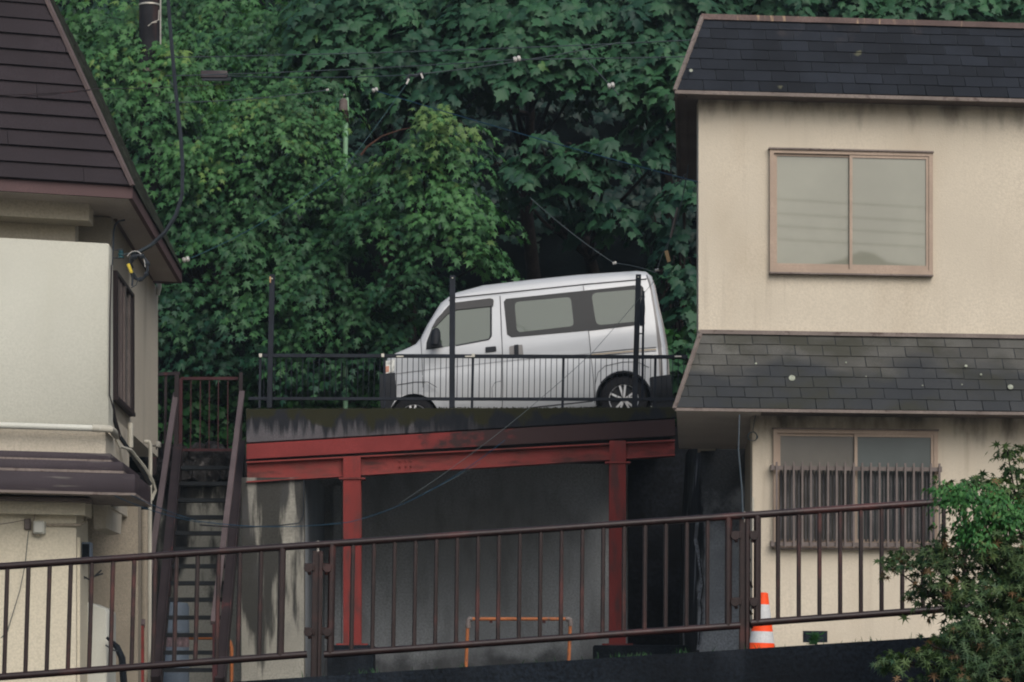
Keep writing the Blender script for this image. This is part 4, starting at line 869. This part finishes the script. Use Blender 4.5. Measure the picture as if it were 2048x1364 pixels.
wires('slack_wire', 'thin wire falling from the dark clamps to the left across the trees', 'wire', [sag((820, 158, 31), (690, 335, 31), 2)+sag((690, 335, 31), (372, 520, 28), 14)[1:]], .0038, m_teal)
wires('slack_wire', 'thin wire with white clip falling behind the top of the van', 'wire', [sag((1060, 395, 34), (1228, 526, 34), 6)+sag((1228, 526, 34), (1310, 545, 33), -3)[1:]], .005, m_wire)
wires('slack_wire', 'thin wire hanging with a pale clip left of the slate roof', 'wire', [sag((1165, 110, 31), (1222, 172, 31), 1)+[(1238, 190, 31)]], .006, m_wire)
wires('diagonal_wire', 'pale wire slanting down across the van and the red beam', 'wire', [sag((1310, 560, 28), (1185, 705, 28), 1)+sag((1185, 705, 28), (800, 1006, 27), 14)[1:], sag((960, 925, 28), (850, 985, 27), 3)], .0026, m_wire)
wires('twin_wires', 'pair of blue wires drooping from the left house in front of the stair', 'wire', [sag((230, 992, 24.8), (400, 1045, 26), 6), sag((262, 990, 24.8), (400, 1043, 26), 4)+sag((400, 1043, 26), (700, 1044, 27), 10)[1:]+sag((700, 1044, 27), (1010, 880, 27), 22)[1:]], .0035, m_bwire)
wires('black_wire', 'black wire running level from the stair to the corner of the beige stained wall', 'wire', [[(400, 1050, 28.5), (480, 1055, 31), (560, 1051, 31.8), (598, 1046, 31.9), (607, 1030, 31.9), (608, 960, 31.9)]], .008, m_cable)
wires('front_wire', 'thin wire drooping across the brown roof at the upper left', 'wire', [sag((-60, 190, 23), (190, 178, 24), 4)+sag((190, 178, 24), (460, 168, 30), 2)[1:], sag((-60, 196, 23), (180, 180, 24), 4)], .004, m_stair)
mb = MB(); mb.tube([P(722, 310, 35.6), P(735, 293, 35.6), P(765, 272, 35.5), (P(800, 260, 35.4)), P(830, 254, 35.3)], [.016, .014, .012, .010, .007], 6); o = link('bare_branch', mb, m_twig); tag(o, 'bare reddish branch arching from the mint pole to the light maple spray', 'branch')
cp = thing('wire_clamp', 'dark clamp with two pale tags on the wires at upper centre', 'clamp', P(828, 160, 31))
mb = MB(); mb.tube([P(812, 160, 31), P(820, 150, 31), P(832, 152, 31), P(845, 145, 31)], .018, 7); link('clamp_body', mb, m_cable, cp)
for a, b in (((818, 158), (813, 168)), ((842, 147), (846, 157))): mb = MB(); mb.bar(P(*a, 30.97), P(*b, 30.97), .022, .02); link('tag', mb, m_porc, cp)
def insul(px, py, D, r, label):
    mb = MB(); mb.lathe(P(px, py, D), (1, 0, .25), [(.001, -r*1.3), (r*.8, -r*1.1), (r, -r*.5), (r*.6, -.1*r), (r, r*.4), (r*.85, r*1.1), (.001, r*1.3)], 12); o = link('insulator', mb, m_porc); return tag(o, label, 'insulator')
insul(1034, 118, 31, .036, 'large white knob insulator on the second wire at upper centre')
insul(750, 180, 33, .03, 'white insulator where the blue wire begins beside the mint pole')
insul(655, 180, 34, .016, 'small white ring insulator just left of the mint pole')
insul(1222, 171, 30.9, .034, 'white clip insulator on the slanting wire left of the slate roof')
insul(1229, 526, 33.9, .02, 'small pale clip on the wire just above the van roof')
insul(372, 519, 28, .03, 'pale clip beside the tip of the brown eave of the left house')
insul(1314, 540, 30, .018, 'small pale clip hanging beside the rear top corner of the van')
hc = thing('hanging_cable', 'frayed cable hanging from the slate roof corner with a tan tag below', 'cable', P(1333, 525, 29))
mb = MB(); mb.tube([P(1377, 330, 29), P(1374, 350, 29), P(1364, 400, 29), P(1350, 455, 29), P(1338, 482, 29), P(1334, 500, 29)], .006, 6); mb.tube([P(1370, 348, 29), P(1360, 365, 29), P(1350, 373, 29)], .008, 6); mb.tube([P(1336, 485, 29), P(1324, 510, 29), P(1316, 535, 29)], .005, 6); link('strand', mb, m_wire, hc)
mb = MB(); mb.tube([P(1355, 415, 28.98), P(1348, 445, 28.98), P(1341, 475, 28.98)], .012, 6); link('sleeve', mb, m_grille, hc)
mb = MB(); mb.slab([P(1329, 502, 28.97), P(1336, 500, 28.97), P(1342, 522, 28.97), P(1335, 525, 28.97)], (0, .03, 0)); link('tag', mb, m_tag, hc, bevel=.004)

# ------------------------------------------------------------------ wires opposite and an added hill-like silhouette, seen only as reflections in the panes
MX = lambda px, py: V3(((px-1024)/F*77.5+10.8, -20, (HZ-py)/F*77.5))
for py, l in ((413, 'uppermost'), (441, 'second'), (466, 'third'), (492, 'lowest')):
    mb = MB(); mb.tube([MX(200, py-4)+V3((0, 0, 0)), MX(1500, py-3), MX(1900, py+3), MX(2300, py-2)], .018, 6); o = link('street_wire', mb, m_cable); tag(o, l+' of four dark street wires mirrored in the upper window', 'wire')
nh = thing('mirror_silhouette', 'added dark silhouette mirrored like a hill along the bottom of the upper window', 'house', V3((21, -24, -1.6)))
mb = MB(); mb.slab([V3((8, -20, -1.6)), V3((34, -20, -1.6)), V3((34, -20, 9.5)), V3((8, -20, 9.5))], (0, -8, 0)); link('wall', mb, m_side, nh)
mb = MB(); mb.slab([V3((7.4, -19.4, 9.4)), V3((34.6, -19.4, 9.4)), MX(2100, 545), MX(1890, 533), MX(1800, 528), MX(1770, 511), MX(1740, 507), MX(1722, 520), MX(1650, 538), MX(1560, 548)], (0, -8, 0)); link('roof', mb, m_plinth, nh)  # outline shaped so that it reflects as a dark hill

# ------------------------------------------------------------------ foliage
def template(kind):
    if kind == 'maple': h = [(0, 0), (.18, -.10), (.15, .08), (.52, .08), (.24, .26), (.46, .60), (.16, .44), (.10, .62)]; tip = (0, 1.0)
    elif kind == 'broad': h = [(0, .05), (.20, -.12), (.38, -.04), (.36, .12), (.60, .26), (.40, .38), (.42, .58), (.19, .62), (.09, .84)]; tip = (0, 1.06)
    elif kind == 'star': h = [(0, 0), (.30, -.14), (.12, .10), (.58, .18), (.16, .24), (.50, .62), (.11, .40), (.05, .6)]; tip = (0, 1.0)
    elif kind == 'oval': h = [(0, 0), (.10, .08), (.2, .25), (.24, .45), (.18, .68), (.07, .88)]; tip = (0, 1.0)
    else: h = [(0, 0), (.035, .1), (.04, .4), (.02, .8)]; tip = (0, 1)
    pts = h+[tip]+[(-x, y) for x, y in reversed(h[1:])]
    a = np.array(pts); cx = np.array([[0, .34]]); a = np.vstack([cx, a])
    z = -.28*np.abs(a[:, 0])-.22*a[:, 1]**2; z[0] += .02
    n = len(pts); tris = [(0, 1+i, 1+(i+1) % n) for i in range(n)]
    return np.column_stack([a, z]), np.array(tris)
def norm(a): return a/np.maximum(1e-9, np.linalg.norm(a, axis=1, keepdims=True))
def leafmesh(name, pos, d, nrm, size, tone, kind, mat, parent=None, label=None, cat=None, stuff=False):
    T, tri = template(kind); d = norm(d); nrm = norm(nrm-d*np.sum(nrm*d, 1, keepdims=True)); sd = np.cross(d, nrm)
    N = len(pos); m = len(T)
    wob = RNG.uniform(.8, 1.2, (N, 1, 1))
    vs = pos[:, None, :]+size[:, None, None]*(T[None, :, 0:1]*wob*sd[:, None, :]+T[None, :, 1:2]*d[:, None, :]+T[None, :, 2:3]*nrm[:, None, :]*RNG.uniform(.3, 1.6, (N, 1, 1)))
    off = np.array(root_loc(parent)) if parent is not None else np.array([pos[:, 0].mean(), pos[:, 1].mean(), pos[:, 2].min()])
    vs = (vs-off).reshape(-1, 3).astype(np.float32)
    fi = (tri[None]+np.arange(N)[:, None, None]*m).reshape(-1)
    me = bpy.data.meshes.new(name); nf = N*len(tri)
    me.vertices.add(len(vs)); me.vertices.foreach_set('co', vs.ravel())
    me.loops.add(nf*3); me.loops.foreach_set('vertex_index', fi.astype(np.int32))
    me.polygons.add(nf); me.polygons.foreach_set('loop_start', np.arange(0, nf*3, 3, dtype=np.int32)); me.polygons.foreach_set('loop_total', np.full(nf, 3, np.int32))
    me.update(calc_edges=True)
    at = me.attributes.new('tone', 'FLOAT', 'POINT'); at.data.foreach_set('value', np.repeat(tone, m).astype(np.float32))
    me.materials.append(mat); o = bpy.data.objects.new(name, me); C.objects.link(o)
    if parent is not None: o.parent = parent
    else: o.location = off
    if label: tag(o, label, cat)
    if stuff: o['kind'] = 'stuff'
    return o
def sprays(c, R, n, L, K, lsize, tonebase=.5, front=.5, spread=.3, droop=.5, flat=.8, layers=None):
    """n leafy sprays on a clump of centre c and radii R"""
    d = RNG.normal(size=(n, 3)); d[:, 1] -= front*np.abs(RNG.normal(size=n))*1.6; d[:, 2] += .25; d = norm(d)
    o = np.array(c)+d*np.array(R)*RNG.uniform(.45, 1.05, (n, 1))
    if layers:
        lz = RNG.choice(layers, n)*R[2]; rad = RNG.uniform(.15, 1.0, n)**.7; d[:, 2] *= .25; d = norm(d)
        o = np.array(c)+d*np.array([R[0], R[1], 0])*rad[:, None]; o[:, 2] += lz-rad**2*R[2]*.38+RNG.normal(0, .03, n)
        d[:, 2] += .35; d = norm(d)
    ax = d*np.array([1, 1, .35])+RNG.normal(size=(n, 3))*spread; ax[:, 2] += .05; ax = norm(ax)
    up = np.array([0, 0, 1.0]); side = norm(np.cross(ax, up)+1e-6)
    LL = L*RNG.uniform(.7, 1.3, (n, 1)); st_tone = RNG.normal(tonebase, .13, n)
    pos = []; dr = []; nr = []; sz = []; tn = []
    for k in range(K):
        t = (k+RNG.uniform(0, .6, (n, 1)))/K; sgn = 1 if k % 2 else -1
        w = RNG.uniform(.1, 1.0, (n, 1))*np.sin(np.clip(t*2.6+.4, 0, 3.1))*.32
        p = o+ax*LL*t+side*sgn*w*LL-up*(droop*LL*t*t+.25*LL*w*w)+RNG.normal(size=(n, 3))*.02
        q = ax*.55+side*sgn*RNG.uniform(.2, 1, (n, 1))-up*RNG.uniform(.35, 1.3, (n, 1))
        nn = up*flat+d*np.array([.5, .75, .3])+RNG.normal(size=(n, 3))*.28
        pos.append(p); dr.append(q); nr.append(nn); sz.append(lsize*RNG.uniform(.6, 1.2, n)); tn.append(np.clip(st_tone+RNG.normal(0, .1, n), 0, 1))
    return [np.concatenate(x) for x in (pos, dr, nr, sz, tn)]
def tree(name, label, cat, base, clumps, kind, lsize, mat, dens=1.0, group=None, L=.5, K=14, trunk_r=.12):
    t = thing(name, label, cat, base, group)
    acc = []; mb = MB(); ctr = sum((P(c[0], c[1], c[2]) for c in clumps), V3((0, 0, 0)))/len(clumps)
    top = V3((base.x*.4+ctr.x*.6, base.y*.5+(ctr.y+.4)*.5, max(base.z+.8, ctr.z-.3))); mid = base.lerp(top, .5)+V3((random.uniform(-.15, .15), 0, 0))
    mb.tube([base-V3((0, 0, .3)), mid, top], [trunk_r, trunk_r*.8, trunk_r*.55], 10)
    for c in clumps:
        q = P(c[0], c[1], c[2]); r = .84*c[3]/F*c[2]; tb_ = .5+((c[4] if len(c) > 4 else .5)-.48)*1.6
        s = mid.lerp(top, random.uniform(.2, 1)); m2 = s.lerp(q, .5)+V3((0, .1, -.08-.1*random.random()))
        mb.tube([s, m2, q+V3((0, 0, -.1))], [trunk_r*.35, trunk_r*.22, .012], 6)
        for _ in range(4):
            e = q+V3((random.uniform(-1, 1), random.uniform(-.8, .2), random.uniform(-.4, .5)))*r; mb.tube([m2.lerp(q, .6), q.lerp(e, .5)+V3((0, 0, .06)), e], [.012, .008, .004], 5)
        n = max(7, int(dens*31*(r/.5)**2)); acc.append(sprays(q, (r*1.08, r*.85, r*.72), n, L*1.1, K, lsize, tb_, .5, .3, .8, .62, (.95, .25, -.55)))
    link('trunk', mb, m_bark, t)
    a = [np.concatenate(x) for x in zip(*acc)]
    leafmesh('crown', *a, kind, mat, t)
    return t
def gz(px, D): x = (px-1024)/F*D; return V3((x, D, hz(x, D)))
G = 'trees on the slope behind the deck'
# (px, py, depth, radius in px, tone)
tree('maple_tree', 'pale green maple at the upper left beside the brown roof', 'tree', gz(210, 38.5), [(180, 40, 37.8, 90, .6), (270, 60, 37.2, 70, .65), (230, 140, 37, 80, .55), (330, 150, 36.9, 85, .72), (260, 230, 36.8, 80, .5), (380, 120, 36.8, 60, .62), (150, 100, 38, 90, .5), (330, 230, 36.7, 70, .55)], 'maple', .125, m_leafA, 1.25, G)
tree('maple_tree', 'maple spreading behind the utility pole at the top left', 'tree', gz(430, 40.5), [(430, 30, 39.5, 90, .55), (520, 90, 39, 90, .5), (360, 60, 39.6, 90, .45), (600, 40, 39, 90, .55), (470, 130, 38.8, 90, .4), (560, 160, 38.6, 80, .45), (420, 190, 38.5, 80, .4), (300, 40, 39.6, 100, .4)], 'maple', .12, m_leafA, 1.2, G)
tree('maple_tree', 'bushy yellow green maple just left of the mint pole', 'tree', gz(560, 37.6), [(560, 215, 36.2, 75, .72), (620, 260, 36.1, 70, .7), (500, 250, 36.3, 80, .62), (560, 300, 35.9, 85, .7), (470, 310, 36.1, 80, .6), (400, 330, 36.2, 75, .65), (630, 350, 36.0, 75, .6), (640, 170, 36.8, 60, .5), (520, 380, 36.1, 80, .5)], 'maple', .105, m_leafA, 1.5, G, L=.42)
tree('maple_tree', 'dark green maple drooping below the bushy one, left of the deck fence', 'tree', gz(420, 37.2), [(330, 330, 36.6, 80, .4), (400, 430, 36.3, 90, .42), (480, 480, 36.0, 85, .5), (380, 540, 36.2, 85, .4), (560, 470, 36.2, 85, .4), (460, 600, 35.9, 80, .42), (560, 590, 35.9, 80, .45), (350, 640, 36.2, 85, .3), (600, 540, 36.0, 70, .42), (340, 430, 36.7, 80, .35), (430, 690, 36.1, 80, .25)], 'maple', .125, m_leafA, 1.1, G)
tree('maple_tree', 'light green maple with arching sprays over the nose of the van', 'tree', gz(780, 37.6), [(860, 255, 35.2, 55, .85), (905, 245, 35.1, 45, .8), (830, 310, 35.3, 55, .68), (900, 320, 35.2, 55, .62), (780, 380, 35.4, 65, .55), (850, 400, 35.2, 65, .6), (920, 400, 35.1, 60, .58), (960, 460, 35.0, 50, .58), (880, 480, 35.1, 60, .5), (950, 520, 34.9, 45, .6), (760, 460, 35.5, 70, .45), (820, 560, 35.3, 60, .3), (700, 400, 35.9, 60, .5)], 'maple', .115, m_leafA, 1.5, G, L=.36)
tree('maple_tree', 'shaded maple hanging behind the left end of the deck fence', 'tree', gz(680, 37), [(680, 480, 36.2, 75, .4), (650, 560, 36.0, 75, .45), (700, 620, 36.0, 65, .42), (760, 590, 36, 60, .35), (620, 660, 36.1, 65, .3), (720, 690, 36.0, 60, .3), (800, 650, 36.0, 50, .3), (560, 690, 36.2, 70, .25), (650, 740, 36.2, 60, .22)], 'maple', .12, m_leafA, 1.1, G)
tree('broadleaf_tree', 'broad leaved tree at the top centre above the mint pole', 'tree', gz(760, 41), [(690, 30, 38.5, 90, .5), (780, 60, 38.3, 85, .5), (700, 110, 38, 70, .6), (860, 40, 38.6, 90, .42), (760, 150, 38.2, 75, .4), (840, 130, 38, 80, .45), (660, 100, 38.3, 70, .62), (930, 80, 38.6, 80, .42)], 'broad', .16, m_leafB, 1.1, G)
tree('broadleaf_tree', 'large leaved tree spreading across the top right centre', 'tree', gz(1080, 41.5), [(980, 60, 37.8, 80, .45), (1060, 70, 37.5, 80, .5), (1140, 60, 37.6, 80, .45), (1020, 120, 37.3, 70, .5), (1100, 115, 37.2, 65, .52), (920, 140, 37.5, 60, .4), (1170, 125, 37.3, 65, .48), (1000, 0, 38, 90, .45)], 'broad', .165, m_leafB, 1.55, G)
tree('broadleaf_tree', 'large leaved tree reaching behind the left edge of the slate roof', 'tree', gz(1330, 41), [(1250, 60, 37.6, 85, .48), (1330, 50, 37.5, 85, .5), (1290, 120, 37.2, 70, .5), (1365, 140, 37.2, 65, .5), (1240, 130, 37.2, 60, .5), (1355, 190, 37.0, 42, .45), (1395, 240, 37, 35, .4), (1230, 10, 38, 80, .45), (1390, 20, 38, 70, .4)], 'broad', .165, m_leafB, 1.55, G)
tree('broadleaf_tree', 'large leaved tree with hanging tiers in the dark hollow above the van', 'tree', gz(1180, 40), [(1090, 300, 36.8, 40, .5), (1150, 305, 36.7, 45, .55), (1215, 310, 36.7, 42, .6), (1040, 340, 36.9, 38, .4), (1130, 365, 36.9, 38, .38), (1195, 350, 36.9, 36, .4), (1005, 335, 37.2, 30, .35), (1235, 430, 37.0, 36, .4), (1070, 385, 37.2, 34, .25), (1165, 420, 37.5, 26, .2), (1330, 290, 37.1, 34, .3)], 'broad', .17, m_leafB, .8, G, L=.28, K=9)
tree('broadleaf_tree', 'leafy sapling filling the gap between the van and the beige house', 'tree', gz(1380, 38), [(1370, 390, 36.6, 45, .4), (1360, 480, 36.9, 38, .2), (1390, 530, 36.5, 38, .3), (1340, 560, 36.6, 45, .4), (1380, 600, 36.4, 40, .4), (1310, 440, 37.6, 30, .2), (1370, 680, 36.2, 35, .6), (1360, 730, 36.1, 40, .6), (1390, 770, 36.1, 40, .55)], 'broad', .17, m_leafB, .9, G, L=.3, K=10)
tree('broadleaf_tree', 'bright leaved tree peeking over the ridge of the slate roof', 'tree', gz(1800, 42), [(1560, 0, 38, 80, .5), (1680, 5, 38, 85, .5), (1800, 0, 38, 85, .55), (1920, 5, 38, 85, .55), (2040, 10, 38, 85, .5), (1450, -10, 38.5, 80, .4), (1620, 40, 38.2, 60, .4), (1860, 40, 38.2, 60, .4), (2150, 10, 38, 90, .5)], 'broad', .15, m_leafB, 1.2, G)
# the wooded slope behind everything, one mass
acc = []
for px in range(60, 2300, 75):
    for py in range(-60, 780, 85):
        D = 43+(780-py)/170+random.uniform(-.6, 1.2); q = P(px+random.uniform(-30, 30), py+random.uniform(-30, 30), D)
        h = hz(q.x, q.y)
        if q.z < h-.3: q.z = h
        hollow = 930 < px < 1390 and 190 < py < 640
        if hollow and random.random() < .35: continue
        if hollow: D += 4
        acc.append(sprays(q, (.7, .6, .6), 7 if hollow else 13, .55, 12, .17, .0 if hollow else .4))  # hollow sprays get the lowest tone, shade painted into them
a = [np.concatenate(x) for x in zip(*acc)]
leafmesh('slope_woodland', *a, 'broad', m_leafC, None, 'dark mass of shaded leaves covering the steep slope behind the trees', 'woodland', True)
# undergrowth right behind the deck and terrace
def weeds(name, n, fx, fy, D0, D1, size, tone, kind, mat, label):
    px = RNG.uniform(*fx, n); D = RNG.uniform(D0, D1, n); py = RNG.uniform(*fy, n)**1.0
    pos = np.column_stack([(px-1024)/F*D, D, (HZ-py)/F*D]); d = RNG.normal(size=(n, 3)); d[:, 2] -= .1; nn = RNG.normal(size=(n, 3))*.45+np.array([0, -.7, .7])
    leafmesh(name, pos, d, nn, size*RNG.uniform(.6, 1.3, n), np.clip(RNG.normal(tone, .2, n), 0, 1), kind, mat, None, label, 'undergrowth', True)
weeds('undergrowth', 3600, (300, 800), (745, 905), 36.0, 37.8, .10, .25, 'broad', m_leafD, 'low green weeds growing behind the stair gate and left part of the deck fence')
weeds('undergrowth', 1700, (1290, 1430), (660, 850), 36.0, 37.6, .11, .6, 'broad', m_leafD, 'bright weeds in the gap behind the van tail')
weeds('undergrowth', 1500, (780, 1330), (700, 850), 36.5, 38, .11, .3, 'broad', m_leafC, 'dark weeds on the slope behind the van')
# foreground maple shrub
def shrub(name, label, base, clumps, kind, ls, mat, L, K, dens, twig=m_bark):
    t = thing(name, label, 'shrub', base); acc = []; mb = MB()
    for c in clumps:
        q = P(c[0], c[1], c[2]); r = c[3]/F*c[2]
        m2 = base.lerp(q, .55)+V3((0, 0, .05)); mb.tube([base, m2, q], [.012, .007, .003], 6)
        for _ in range(6):
            e = q+V3((random.uniform(-1, 1), random.uniform(-.6, .6), random.uniform(-.6, .8)))*r; mb.tube([q, q.lerp(e, .5)+V3((0, 0, .006)), e], [.003, .002, .001], 4)
        acc.append(sprays(q, (r*1.05, r*.9, r*.8), max(5, int(dens*c[4] if len(c) > 4 else dens*r*r*2600)), L, K, ls, .5, .2, .5, .35, .6))
    link('stems', mb, twig, t); a = [np.concatenate(x) for x in zip(*acc)]
    a[4] = np.clip(a[4]+RNG.normal(0, .18, len(a[4])), 0, 1)
    leafmesh('foliage', *a, kind, mat, t); return t
sh = [(1960, 1190, 12.8, 60), (2010, 1100, 12.8, 65), (2040, 1220, 12.8, 70), (1900, 1130, 12.9, 45), (1850, 1110, 12.9, 32), (1810, 1115, 12.9, 16), (1940, 1280, 12.7, 60), (2020, 1310, 12.7, 70), (1880, 1190, 12.8, 32), (2040, 1010, 12.9, 50), (1930, 1070, 12.9, 42), (1985, 970, 12.9, 24), (2030, 940, 12.9, 22), (2015, 905, 12.9, 11), (1960, 965, 12.9, 16), (1905, 975, 12.9, 12), (1900, 1330, 12.7, 35), (2080, 1150, 12.8, 80), (2090, 1330, 12.6, 80), (1960, 1350, 12.6, 50), (1840, 1325, 12.6, 16), (1800, 1320, 12.6, 9), (1860, 1290, 12.6, 16), (2110, 1000, 12.9, 70), (1780, 1130, 12.9, 8), (1765, 1320, 12.6, 5), (1850, 1180, 12.9, 12), (2140, 1250, 12.7, 90)]
shrub('maple_shrub', 'red tinged Japanese maple shrub leaning over the railing at the lower right', P(2100, 1420, 12.8), sh, 'star', .05, m_leafE, .09, 9, .78)
shrub('fern_shrub', 'bright green feathery shrub growing through the red tinged maple', P(2120, 1400, 13.2), [(1940, 1000, 12.75, 38), (1985, 1010, 12.7, 36), (1905, 1000, 12.75, 22), (1975, 1045, 12.7, 32), (2030, 1030, 12.7, 36), (1935, 1050, 12.7, 18), (1960, 1085, 12.65, 22), (1890, 975, 12.75, 12)], 'oval', .026, m_leafF, .08, 14, 1.6)
def sprig(px, py, D, n, hh, label, cat='weed'):
    c = P(px, py, D); pos = c+np.zeros((n, 3)) if False else np.array(c)[None]+np.column_stack([RNG.normal(0, .012, n), RNG.normal(0, .01, n), RNG.uniform(0, hh, n)])
    d = np.column_stack([RNG.normal(size=n), RNG.normal(size=n)*.4, RNG.uniform(-.1, 1.1, n)]); nn = np.column_stack([RNG.normal(size=n)*.3, -np.ones(n)*.5, np.ones(n)])
    leafmesh('weed', pos, d, nn, RNG.uniform(.014, .04, n), RNG.uniform(.1, .8, n), 'oval', m_leafD, None, label, cat)
sprig(1628, 1290, 14.6, 60, .06, 'small leafy weed growing in front of the dark foundation vent')
n = 170; px = RNG.uniform(600, 1900, n); px = np.where(RNG.random(n) < .6, RNG.choice([1240, 1265, 1290, 1360, 1500, 1720, 750, 930], n)+RNG.normal(0, 9, n), px)
pos = np.array([[(p-1024)/F*14, 13.52+RNG.uniform(0, .7), kz(p)-.01] for p in px]); d = np.column_stack([RNG.normal(0, .5, n), RNG.normal(0, .3, n), np.ones(n)])
leafmesh('kerb_grass', pos, d, np.column_stack([np.zeros(n), -np.ones(n), np.zeros(n)]), RNG.uniform(.01, .05, n), RNG.uniform(0, .4, n), 'blade', m_leafD, None, 'sparse grass blades sprouting along the top of the dark kerb wall', 'grass', True)
n = 2600; px = RNG.uniform(492, 1350, n)
pos = np.column_stack([(px-1024)/F*32.05, RNG.uniform(32.0, 32.17, n), (HZ-(818-(px-492)*.0035))/F*32.05*np.ones(n)-.006]); d = np.column_stack([RNG.normal(0, .6, n), RNG.normal(0, .5, n), np.ones(n)*.6])
leafmesh('kerb_moss', pos, d, np.column_stack([np.zeros(n), -np.ones(n)*.6, np.ones(n)]), RNG.uniform(.008, .028, n), RNG.uniform(0, .6, n), 'oval', leafmat('moss', (.012, .014, .006), (.03, .035, .01)), None, 'brown green moss along the top of the deck kerb', 'moss', True)
